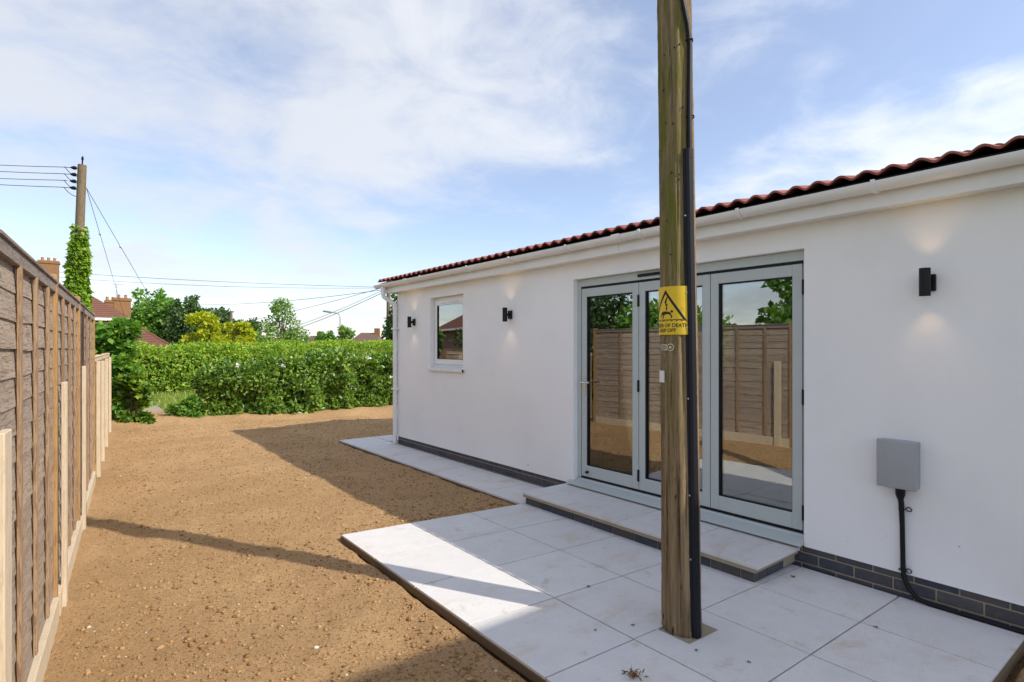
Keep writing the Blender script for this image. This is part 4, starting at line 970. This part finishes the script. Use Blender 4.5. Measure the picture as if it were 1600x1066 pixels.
def tree(name, label, x, ytop, dep, width_px, n, ls, mt, shape='round', group='trees beyond the hedges', trunk=True, low=0.12, clumps=60, seed=0):
    rnd = random.Random(seed + 5); r2 = np.random.default_rng(seed + 50)
    top = at(x, ytop, dep); base = Vector((top.x, top.y, terrain(top.y))); H = top.z - base.z; W = width_px * dep / F_PX / 2
    root = thing(name, base, 0, label, 'tree', group)
    cc, tips = [], []
    for k in range(clumps):
        t_ = rnd.uniform(low, .97)
        if shape == 'cone': t_ = low + (.97 - low) * rnd.random() ** 1.5
        if shape == 'spire': t_ *= .84
        if shape == 'cone': rr = W * (1 - t_) ** .62 * 1.0
        elif shape == 'spire': rr = W * (1 - .62 * t_ ** 2.2)
        else: rr = W * math.sqrt(max(.05, 1 - ((t_ - .52) / .52) ** 2))
        a = rnd.uniform(0, 6.283); r = rr * (.35 + .65 * rnd.random() ** .5)
        cc.append((r * math.cos(a), r * math.sin(a), t_ * H))
    if shape == 'spire':
        for k in range(9):
            a = rnd.uniform(0, 6.283); r = W * rnd.uniform(0, .75)
            zb0, dq = rnd.uniform(.74, .82), rnd.uniform(.03, .062)
            for q in range(4): cc.append((r * math.cos(a), r * math.sin(a), H * (zb0 + q * dq)))
    cc = np.array(cc); K = len(cc); csz = (W * .30) * (0.6 + .8 * r2.random(K))
    if shape == 'spire': csz[-36:] = W * .10
    if shape == 'cone': csz = csz * (1.25 - .85 * cc[:, 2] / H)
    wts = csz ** 1.6; idx = r2.choice(K, n, p=wts / wts.sum())
    off = r2.normal(size=(n, 3)); off /= np.linalg.norm(off, axis=1, keepdims=True); rad_ = r2.random((n, 1)) ** .45
    P = cc[idx] + off * rad_ * csz[idx][:, None] * np.array([1, 1, .75]); P[:, 2] = np.clip(P[:, 2], .05, H * 1.03)
    dv = off * .7 + r2.normal(size=(n, 3)) * .5; Nv = off * .5 + r2.normal(size=(n, 3)) * .5 + np.array([0, 0, .55])
    Ls = ls * (.6 + .8 * r2.random(n))
    ob('crown', leaf_mesh('crown', P, dv, Nv, Ls, Ls * .36), MT[mt], root)
    tr_ = [([Vector((0, 0, -.1)), Vector((W * .03, 0, H * .3)), Vector((0, W * .03, H * .62)), Vector((0, 0, H * .9))], [H * .022 + .03, H * .018, H * .010, .012], 8)]
    for q in cc[:26]:
        z0 = min(q[2] * .62, H * .7); tr_.append(([Vector((0, 0, z0)), Vector((q[0] * .5, q[1] * .5, (z0 + q[2]) / 2 + .02)), Vector(q)], [.03 + H * .006, .02 + H * .003, .008], 5))
    ob('trunk', auto_smooth(tubes_me('trunk', tr_), 60), MT['bark'], root); return root
tree('broadleaf_tree', 'bright green tree with upright shoots beside the red tiled house', 243, 452, 66, 100, 12000, .40, 'green', 'spire', seed=1, clumps=70)
tree('dark_tree', 'dark green tree right of the tree with upright shoots', 292, 464, 64, 64, 8500, .36, 'dark', 'spire', seed=2, clumps=60)
tree('yellow_shrub_tree', 'yellow green leafy tree in front of the dark distant trees', 318, 492, 34, 58, 7000, .20, 'yellow_leaf', 'round', seed=3, clumps=55)
tree('yellow_shrub_tree', 'low golden yellow bush under the distant wooden pole', 366, 506, 33, 64, 6500, .19, 'yellow_leaf', 'round', seed=4, clumps=50)
tree('distant_tree', 'far dark rounded tree left of the distant wooden pole', 334, 486, 75, 66, 6000, .38, 'dark', 'round', seed=5)
tree('distant_tree', 'far dark rounded tree right of the distant wooden pole', 384, 501, 78, 50, 4500, .38, 'dark', 'round', seed=6)
tree('conical_tree', 'conical light green tree standing alone against the sky', 441, 466, 40, 100, 15000, .17, 'birch', 'cone', seed=7, low=.05, clumps=170)
tree('small_tree', 'small bushy green tree left of the street lamp', 511, 517, 44, 34, 3000, .2, 'green', 'round', seed=8)
tree('small_tree', 'small pale green tree right of the street lamp', 542, 509, 44, 30, 2600, .2, 'birch', 'round', seed=9)
tree('dark_tree', 'dark tree half hidden behind the house corner', 652, 452, 30, 78, 9000, .2, 'dark', 'round', seed=10, low=.1, clumps=70)
tree('distant_tree', 'low far green tree between golden bush and conical tree', 402, 520, 60, 40, 3000, .3, 'green', 'round', seed=11)
# trees in the neighbouring garden beyond the fence: they show in the door glass
def garden_tree(label, u, v, H, W, mt, seed, n=9000, shape='round'):
    dep = (u - CAM_U) * S_ + v * C_; lat = (u - CAM_U) * C_ - v * S_
    rnd_x = 800 + F_PX * lat / dep if dep > .5 else 0
    if dep <= .5: return
    tree('garden_tree', label, rnd_x, HOR - (H - CAM_H) * F_PX / dep, dep, 2 * W * F_PX / dep, n, .17, mt, shape, 'trees of the neighbouring garden', seed=seed, low=.06, clumps=70)
garden_tree('tall green tree behind the fence, seen in the right door pane', -8.8, 5.7, 6.0, 1.05, 'green', 21, shape='spire')
garden_tree('bushy tree behind the fence, seen in the middle door pane', -9.5, 10.3, 2.7, 1.5, 'green', 22)
garden_tree('dark bushy tree behind the fence, seen in the left door pane', -9.2, 13.6, 4.1, 2.0, 'dark', 23)
garden_tree('tall dark tree behind the fence, seen in the small window', -12.5, 21.5, 6.5, 2.6, 'dark', 24)
garden_tree('low green tree in the neighbouring garden', -7.8, 8.0, 2.2, 1.0, 'birch', 25, 5000)
# greenery outside the back window of the bungalow
bush('garden_shrub', 'bright green shrub seen through the doors and the back window', (7.4, 7.2, -0.1), 1.6, 2.4, 5000, .16, 'laurel', clumps=40)

# grass strip and path seen in the gap beside the hedge
gp = ob('garden_path', boxes_me('garden_path', [(-2.95, -2.25, 14.4, 18.5, -0.12, -0.055)]), MT['gravel']); tag(gp, kind='structure')
n = 26000; U = -5.0 + rng.random(n) * 8; V = 14.6 + rng.random(n) * 7.6; k = ~((U > -2.95) & (U < -2.25) & (V < 18.5)); U, V = U[k], V[k]; n = len(U)
P = np.c_[U, V, np.full(n, -.105)]; dv = rdir(n) * .45 + np.array([0, 0, 1]); Ls = .08 + .16 * rng.random(n)
gr = ob('grass', leaf_mesh('grass', P, dv, rdir(n), Ls, Ls * .05), MT['grass']); tag(gr, 'rough green grass growing beyond the gap in the hedge', 'grass', kind='stuff')

# ------------------------------------------------------------------ poles, wires, lamp
ivy = at(120, 470, 18); topp = at(128.5, 258, 18); bz = terrain(ivy.y)
ip = thing('ivy_pole', (ivy.x - .0, ivy.y, bz), 0, 'wooden utility pole wrapped in ivy behind the fence', 'utility pole', 'poles in the distance')
dirp = (topp - ivy).normalized(); foot = ivy - dirp * ((ivy.z - bz) / dirp.z); ip.location = foot
hp = (topp - foot).length
ob('shaft', auto_smooth(tubes_me('shaft', [([dirp * t_ for t_ in np.linspace(-.1, hp, 8)], list(np.linspace(.150, .118, 8)), 16)]), 60), MT['far_pole'], ip)
ob('finial', tubes_me('finial', [([dirp * hp, dirp * (hp + .28)], .022, 6), ([dirp * (hp + .16), dirp * (hp + .24)], .035, 6)]), MT['black'], ip)
n = 4200; tt = rng.random(n) * (1 - .12 * rng.random(n)); zz_i = tt * 5.6; ang = rng.random(n) * 6.283; wid = .12 + .30 * np.clip(1 - zz_i / 5.6, 0, 1) ** 1.0 + .12 * (vnoise(zz_i * 2.6, ang * 1.3, 77) - .35)
P = np.c_[dirp.x * zz_i + wid * np.cos(ang), dirp.y * zz_i + wid * np.sin(ang), zz_i]; out = np.c_[np.cos(ang), np.sin(ang), np.full(n, .2)]
ob('ivy', leaf_mesh('ivy', P, out * .4 + rdir(n) * .5 + np.array([0, 0, -.5]), out + rdir(n) * .4, .10 + .09 * rng.random(n), .05 + .03 * rng.random(n)), MT['ivy'], ip)
def wire(label, pts, r=.012, name='overhead_wire', group='overhead wires'):
    pts = [Vector(p) for p in pts]; o0 = pts[0]
    o = ob(name, tubes_me('wire', [([p - o0 for p in pts], r, 5)]), MT['wire']); o.location = o0; return tag(o, label, 'wire', group)
def sag(a, b, s, n=14): return [a.lerp(b, t_) - Vector((0, 0, s * 4 * t_ * (1 - t_))) for t_ in np.linspace(0, 1, n)]
nm = ['topmost', 'second', 'third', 'lowest']
for k, (ya, yb) in enumerate(((264, 257), (274, 266.5), (284, 278), (294, 287))):
    pz = dirp * (hp - .12 - .215 * k); att = foot + pz
    e_ = at(-60, yb - 2, 19.5)
    ins_p = att + Vector((-.36 - (.06 if k == 2 else 0), .0, -.02))
    ob('insulator', auto_smooth(tubes_me('insulator', [([pz, pz + Vector((-.16, 0, -.01))], .014, 6), ([pz + Vector((-.13, 0, -.01)), pz + Vector((-.17, 0, -.01)), pz + Vector((-.23, 0, -.015)), pz + Vector((-.30, 0, -.018))], [.03, .062, .055, .015], 10)])), MT['black'], ip)
    ob('jumper', tubes_me('jumper', [([pz + Vector((-.45, 0, -.02)), pz + Vector((-.33, 0, -.17)), pz + Vector((-.22, 0, -.25)), pz + Vector((-.06, 0, -.30))], .010, 5)]), MT['black'], ip)
    wire('%s of the four wires left of the ivy pole' % nm[k], [ins_p + Vector((.06, 0, 0))] + sag(ins_p, e_, .02)[1:], .011)
for lab, xe, ye, de, kx, ky in (('right hand thin stay wire sloping from the ivy pole', 276, 536, 30.0, 172, 352), ('left hand thin stay wire sloping from the ivy pole', 187, 470, 34, 154, 360)):
    a_ = foot + dirp * (hp - .72) + Vector((.13, 0, 0)); b_ = at(xe, ye, de); b2 = b_ + (b_ - a_) * ((b_.z - terrain(b_.y)) / max(.1, a_.z - b_.z)) if de < 31 else b_ + (b_ - a_) * .3
    w_ = wire(lab, [a_, (a_ + b_) / 2, b2], .009, 'stay_wire', 'stay wires')
    mid = a_.lerp(b_, .27); dd = (b_ - a_).normalized(); ob('insulator', tubes_me('stay_insulator', [([mid - dd * .09 - a_, mid - a_, mid + dd * .09 - a_], [.018, .05, .018], 8)]), MT['white_tag'], w_)
def far_pole(x, ytop, dep, r, label, arm=True):
    t_ = at(x, ytop, dep); b_ = Vector((t_.x, t_.y, terrain(t_.y))); root = thing('wooden_pole', b_, 0, label, 'utility pole', 'poles in the distance'); H = t_.z - b_.z
    ob('shaft', auto_smooth(tubes_me('shaft', [([(0, 0, -.1), (0, 0, H)], [r * 1.15, r], 12)]), 60), MT['far_pole'], root)
    if arm:
        ob('crossarm', tubes_me('crossarm', [([(-.9, .3, H - .75), (-.1, .1, H - .28)], .06, 6), ([(-.25, 0, H - .1), (.35, 0, H - .1)], .07, 6)]), MT['black'], root)
        for q in (-.2, .3): ob('insulator', tubes_me('insulator', [([(q, 0, H - .06), (q, 0, H + .2)], [.09, .04], 8)]), MT['white_tag'], root)
    return root, t_
fp, fpt = far_pole(361, 486, 66, .17, 'distant wooden pole with small crossarm above the golden bush')
cp_, cpt = far_pole(607, 436, 38, .13, 'pale wooden pole standing just left of the house corner', False)
wire('upper of two long wires crossing the sky to the house corner', sag(at(60, 423, 60), at(604, 449, 60), .25), .022)
wire('lower of two long wires crossing the sky to the house corner', sag(at(60, 431, 60), at(604, 450, 61), .45), .02)
wire('wire from the distant pole rising to the house corner', sag(at(300, 476, 64), at(605, 452, 40), .35), .02)
for k, (xa, ya, xb, yb) in enumerate(((392, 501, 604, 448), (470, 507, 606, 450), (474, 510, 607, 453))):
    wire(['upper', 'middle', 'lowest'][k] + ' of three wires slanting from the conical tree to the corner pole', sag(at(xa, ya, 60), at(xb, yb, 38.2), .12), .018 + .006 * (k == 2))
lt = at(531.5, 490, 48); lbz = terrain(lt.y); lamp = thing('street_lamp', (lt.x, lt.y, lbz), 0, 'slim grey street lamp with arm bent to the left', 'street lamp')
H = lt.z - lbz; cr = Vector((C_, -S_, 0))
ob('column', auto_smooth(tubes_me('column', [([(0, 0, -.1), (0, 0, H - .35), Vector((0, 0, H - .12)) - cr * .06, Vector((0, 0, H + .02)) - cr * .25, Vector((0, 0, H + .10)) - cr * .75], [.07, .05, .045, .042, .04], 10)])), MT['galv'], lamp)
ob('lantern', auto_smooth(tubes_me('lantern', [([Vector((0, 0, H + .10)) - cr * .72, Vector((0, 0, H + .13)) - cr * .9, Vector((0, 0, H + .20)) - cr * 1.42, Vector((0, 0, H + .21)) - cr * 1.5], [.05, .085, .075, .03], 10)])), MT['galv'], lamp)

# ------------------------------------------------------------------ distant houses
def hip_roof(u0, u1, v0, v1, ze, zr, inset, over=.35, th=.12):
    u0 -= over; u1 += over; v0 -= over; v1 += over; vm = (v0 + v1) / 2
    V = [(u0, v0, ze), (u1, v0, ze), (u1, v1, ze), (u0, v1, ze), (u0 + inset, vm, zr), (u1 - inset, vm, zr)]
    V += [(x, y, z - th) for x, y, z in V[:4]]
    Fc = [(0, 1, 5, 4), (1, 2, 5), (2, 3, 4, 5), (3, 0, 4), (6, 9, 8, 7), (0, 6, 7, 1), (1, 7, 8, 2), (2, 8, 9, 3), (3, 9, 6, 0)]
    me = bpy.data.meshes.new('roof'); me.from_pydata(V, [], Fc); me.update(); return me
def tile_courses(u0, u1, v0, ze, zr, vm, inset, over=.35, step_=.34):
    # raised tile courses across the front slope, so the roof reads as rows of tiles
    u0 -= over; u1 += over; v0 -= over; L_ = math.hypot(vm - v0, zr - ze); n_ = int(L_ / step_); bm = bmesh.new()
    nrm = Vector((0, -(zr - ze), (vm - v0))).normalized()
    for k in range(n_):
        f0, f1 = k / n_, (k + 1) / n_
        for sgn in (0,):
            a = Vector((u0 + inset * f0, v0 + (vm - v0) * f0, ze + (zr - ze) * f0)); b = Vector((u1 - inset * f0, a.y, a.z)); c = Vector((u1 - inset * f1, v0 + (vm - v0) * f1, ze + (zr - ze) * f1)); d = Vector((u0 + inset * f1, c.y, c.z))
            vs_ = [bm.verts.new(q) for q in (a + nrm * .06, b + nrm * .06, c + nrm * .02, d + nrm * .02, a + nrm * .01, b + nrm * .01)]
            bm.faces.new(vs_[:4]); bm.faces.new((vs_[0], vs_[4], vs_[5], vs_[1]))
    return from_bm('courses', bm)
def far_window(root, u, v, z, w, h_, facing='v'):
    f_ = ob('window', boxes_me('far_window', [(u - w / 2, u + w / 2, v - .06, v + .04, z, z + .08), (u - w / 2, u + w / 2, v - .06, v + .04, z + h_ - .08, z + h_), (u - w / 2, u - w / 2 + .08, v - .06, v + .04, z + .08, z + h_ - .08), (u + w / 2 - .08, u + w / 2, v - .06, v + .04, z + .08, z + h_ - .08), (u - .04, u + .04, v - .06, v + .04, z + .08, z + h_ - .08)]), MT['upvc'], root)
    ob('pane', boxes_me('far_pane', [(u - w / 2 + .08, u + w / 2 - .08, v - .015, v - .005, z + .08, z + h_ - .08)]), MT['glass'], f_)
def chimney(root, u, v, z0, z1, w, d_, pots):
    ch = ob('chimney', boxes_me('chimney', [(u - w / 2, u + w / 2, v - d_ / 2, v + d_ / 2, z0, z1 - .30), (u - w / 2 - .08, u + w / 2 + .08, v - d_ / 2 - .08, v + d_ / 2 + .08, z1 - .30, z1 - .12), (u - w / 2 - .02, u + w / 2 + .02, v - d_ / 2 - .02, v + d_ / 2 + .02, z1 - .12, z1)]), MT['stockbrick'], root)
    for q in pots: ob('chimney_pot', auto_smooth(tubes_me('chimney_pot', [([(u + q, v, z1), (u + q, v, z1 + .1), (u + q, v, z1 + .28), (u + q, v, z1 + .34)], [.17, .14, .12, .145], 10)])), MT['pot'], ch)
    return ch
e0 = at(205, 498, 55)                                            # eaves corner of the two-storey house
hv = e0.y; hu = e0.x - .35; gz_ = terrain(hv)
hs = thing('brick_house', (hu - 6, hv + 4, gz_), 0, 'red brick house with brown tiled hip roofs and chimneys behind the fence', 'house')
hs_loc = Vector(hs.location)
def H_(name, me, m, parent=None):
    o = ob(name, me, m, parent or hs)
    o.location = -hs_loc if parent is None else (0, 0, 0); return o
H_('wall', boxes_me('house_wall', [(hu - 13, hu, hv, hv + 8.2, gz_ - .1, e0.z - .02)]), MT['farbrick'])
rf = H_('roof', hip_roof(hu - 13, hu, hv, hv + 8.2, e0.z, e0.z + 3.3, 4.5), MT['farroof'])
H_('tile_courses', tile_courses(hu - 13, hu, hv, e0.z, e0.z + 3.3, hv + 4.1, 4.5), MT['farroof'], rf)
H_('fascia', boxes_me('house_fascia', [(hu - 13.4, hu + .40, hv - .42, hv - .37, e0.z - .26, e0.z + .0)]), MT['upvc'])
chimney(hs, 0, 0, 0, 1, 1, 1, []) if False else None
def Hc(u, v, z0, z1, w, d_, pots):
    c_ = chimney(hs, u, v, z0, z1, w, d_, pots); c_.location = -hs_loc; return c_
c1 = at(76, 408, 59); Hc(c1.x, c1.y, e0.z + 1.5, c1.z, 1.75, .95, (-.5, 0, .5))
c2 = at(191, 466, 58); Hc(c2.x, c2.y, e0.z - .3, c2.z, 1.45, .8, (-.3, .3))
c3 = at(172, 469, 61); Hc(c3.x, c3.y, e0.z - .3, c3.z, .9, .8, (-.25, .25))
# television aerial on the chimney
ob('aerial', tubes_me('aerial', [([c2 + Vector((-.5, 0, -.3)) - hs_loc, c2 + Vector((-.5, 0, 1.5)) - hs_loc], .03, 5), ([c2 + Vector((-.9, 0, 1.4)) - hs_loc, c2 + Vector((.1, 0, 1.4)) - hs_loc], .025, 5)] + [([c2 + Vector((q, -.3, 1.4)) - hs_loc, c2 + Vector((q, .3, 1.4)) - hs_loc], .02, 5) for q in (-.8, -.55, -.3, -.05)]), MT['galv'], hs)
# lower wing with its own hip
w1 = at(283, 541, 50); w0 = at(206, 499, 53); wv = hv - 4.6; wu1 = w1.x
H_('wing_wall', boxes_me('wing_wall', [(hu - 5, wu1 - .35, wv, hv - .01, gz_ - .1, 1.48)]), MT['farbrick'])
Vw = [(hu - 5, wv - .35, 1.50), (wu1, wv - .35, 1.50), (wu1, hv - .02, 1.50), (hu - 5, hv - .02, e0.z - .35), (hu + .3, hv - .02, e0.z - .35)]
Vw2 = [(x, y, z - .12) for x, y, z in Vw]
me = bpy.data.meshes.new('wing_roof'); me.from_pydata(Vw + Vw2, [], [(0, 1, 4, 3), (1, 2, 4), (5, 8, 9, 6), (6, 9, 7), (0, 5, 6, 1), (1, 6, 7, 2), (2, 7, 9, 4), (3, 4, 9, 8), (0, 3, 8, 5)]); me.update()
wr = H_('wing_roof', me, MT['farroof'])
bm = bmesh.new(); nq = 16
nr = Vector((0, -(e0.z - 1.85), hv - wv + .33)).normalized()
for k in range(nq):
    f0, f1 = k / nq, (k + 1) / nq
    def lv(f): return (Vector(Vw[0]).lerp(Vector(Vw[3]), f), Vector(Vw[1]).lerp(Vector(Vw[4]), f))
    (a, b), (d, c) = lv(f0), lv(f1); q = [bm.verts.new(x) for x in (a + nr * .07, b + nr * .07, c + nr * .02, d + nr * .02, a + nr * .01, b + nr * .01)]
    bm.faces.new(q[:4]); bm.faces.new((q[0], q[4], q[5], q[1]))
H_('tile_courses', from_bm('wing_courses', bm), MT['farroof'], wr)
H_('hip_tiles', tubes_me('hip_tiles', [([Vector(Vw[1]) + Vector((0, 0, .05)), Vector(Vw[4]) + Vector((0, 0, .05))], .10, 6)]), MT['farroof'], wr)
for uu in (hu - 9.5, hu - 6.5): 
    f_ = len(hs.children); far_window(hs, uu - hs_loc.x, hv - hs_loc.y, e0.z - 1.9 - hs_loc.z, 1.3, 1.2)
far_window(hs, hu - 1.1 - hs_loc.x, hv - hs_loc.y, e0.z - 1.45 - hs_loc.z, .9, 1.0)

def small_house(label, px0, px1, yridge, dep, rot=0.0):
    a, b = at(px0, yridge, dep), at(px1, yridge, dep); gzz = terrain(a.y); W = (b - a).length; zr = a.z - gzz
    c0 = (a + b) / 2; r = thing('distant_house', (c0.x, c0.y, gzz), -TH + rot, label, 'house', 'distant houses')
    ze = zr - 2.0
    ob('wall', boxes_me('wall', [(-W / 2, W / 2, -3, 3, -.1, ze)]), MT['stockbrick'], r)
    rr = ob('roof', hip_roof(-W / 2, W / 2, -3, 3, ze, zr, 1.6), MT['brownroof'], r)
    ob('chimney', boxes_me('chimney', [(W * .2, W * .2 + .8, -.4, .4, zr - .6, zr + .7)]), MT['stockbrick'], rr)
    far_window(r, -W * .2, -3, ze - 1.6, 1.2, 1.1); far_window(r, W * .2, -3, ze - 1.6, 1.2, 1.1)
small_house('far brown roofed house between the conical tree and street lamp', 474, 506, 525, 95)
small_house('far brown roofed house right of the street lamp', 552, 600, 520, 90)
# brick bungalow across the fence: it shows in the small window's reflection
nb = thing('neighbour_house', (-20.5, 30, terrain(30)), R(12), 'red brick house with white gutter reflected in the small window', 'house')
ob('wall', boxes_me('wall', [(-5, 5, -4, 4, -.2, 3.0)]), MT['farbrick'], nb); nr_ = ob('roof', hip_roof(-5, 5, -4, 4, 3.02, 5.6, 4.0), MT['farroof'], nb)
ob('gutter', boxes_me('gutter', [(-5.45, 5.45, -4.47, -4.36, 2.9, 3.03), (5.36, 5.47, -4.35, 4.4, 2.9, 3.03), (4.9, 5.0, -4.12, -4.02, 0, 2.9)]), MT['upvc'], nb)
for q in (-2.6, 1.6): far_window(nb, q, -4, 1.0, 1.6, 1.2)
# unseen house added behind the camera, shaped to shade the patio's near end
shade_root = thing('shade_house', (5, -4, 0), 0, 'added unseen brick house that shades the near end of the patio', 'house')
ob('wall', prism_me('shade_house_wall', [(-2.9, -.1), (2.9, -.1), (2.9, 3.2), (0, 5.9), (-2.9, 3.2)], -4.4, 4.4), MT['farbrick'], shade_root)
ob('roof', prism_me('shade_house_roof', [(-3.15, 2.97), (0, 5.93), (3.15, 2.97), (3.15, 3.13), (0, 6.10), (-3.15, 3.13)], -4.6, 4.6), MT['farroof'], shade_root)
for o in shade_root.children: o.rotation_euler = (0, 0, R(90))

# ------------------------------------------------------------------ litter on the paving
def dry_leaf(x, y, s, label):
    p = on_patio(x, y); r = thing('dry_leaf', (p.x, p.y, patio_z(p.x) + .001), random.uniform(0, 6), label, 'dry leaf', 'dry leaves on the patio')
    n = 5; P = rdir(n) * s * .12; P[:, 2] = np.abs(P[:, 2]) + .002
    V = []; Fc = []
    for k in range(3):
        a = 2.1 * k; dx, dy = math.cos(a) * s, math.sin(a) * s; nx, ny = -dy * .35, dx * .35; o_ = len(V)
        sc_ = (1.0, .45, .35)[k]; dx, dy, nx, ny = dx * sc_, dy * sc_, nx * sc_ * 1.6, ny * sc_ * 1.6; V += [(0, 0, .002), (dx * .5 + nx, dy * .5 + ny, .004 + s * .15), (dx, dy, .003), (dx * .5 - nx, dy * .5 - ny, .005), (dx * .5, dy * .5, .002)]; Fc += [(o_, o_ + 4, o_ + 1), (o_ + 4, o_ + 2, o_ + 1), (o_, o_ + 3, o_ + 4), (o_ + 4, o_ + 3, o_ + 2)]
    me = bpy.data.meshes.new('leaf'); me.from_pydata(V, [], Fc); me.update(); ob('blade', me, MT['dead'], r)
dry_leaf(920, 918, .022, 'curled dry leaf on the slab left of the pole')
dry_leaf(990, 977, .018, 'small dry leaf nearest the left of the pole foot')
dry_leaf(930, 986, .014, 'tiny dark leaf on the outer slab row')
dry_leaf(1237, 901, .026, 'brown dry leaf beside the right end of the step')
dry_leaf(1366, 980, .020, 'dry leaf lying by the joint near the grey box')
dry_leaf(1088, 1018, .016, 'dry leaf in front of the pole foot')
dry_leaf(1172, 1036, .016, 'dry leaf on the slab right of the pole foot')
pcl = on_patio(990, 1056); cl = thing('turf_clod', (pcl.x, pcl.y, patio_z(pcl.x)), 0, 'ragged brown clod with dry grass on the front slab', 'clod')
n = 40; P = np.c_[rng.normal(size=n) * .018, rng.normal(size=n) * .018, np.abs(rng.normal(size=n)) * .008 + .004]; ob('straw', leaf_mesh('straw', P, rdir(n) * np.array([1, 1, .25]) + np.array([0, 0, .06]), rdir(n), np.full(n, .030), np.full(n, .004)), MT['dead'], cl)
Pq = iv * (.75 + .5 * rng.random((len(iv), 1))) * np.array([.022, .017, .010]) + np.array([0, 0, .007]); ob('crumb', np_mesh('crumb', Pq, ifc), MT['clod'], cl)
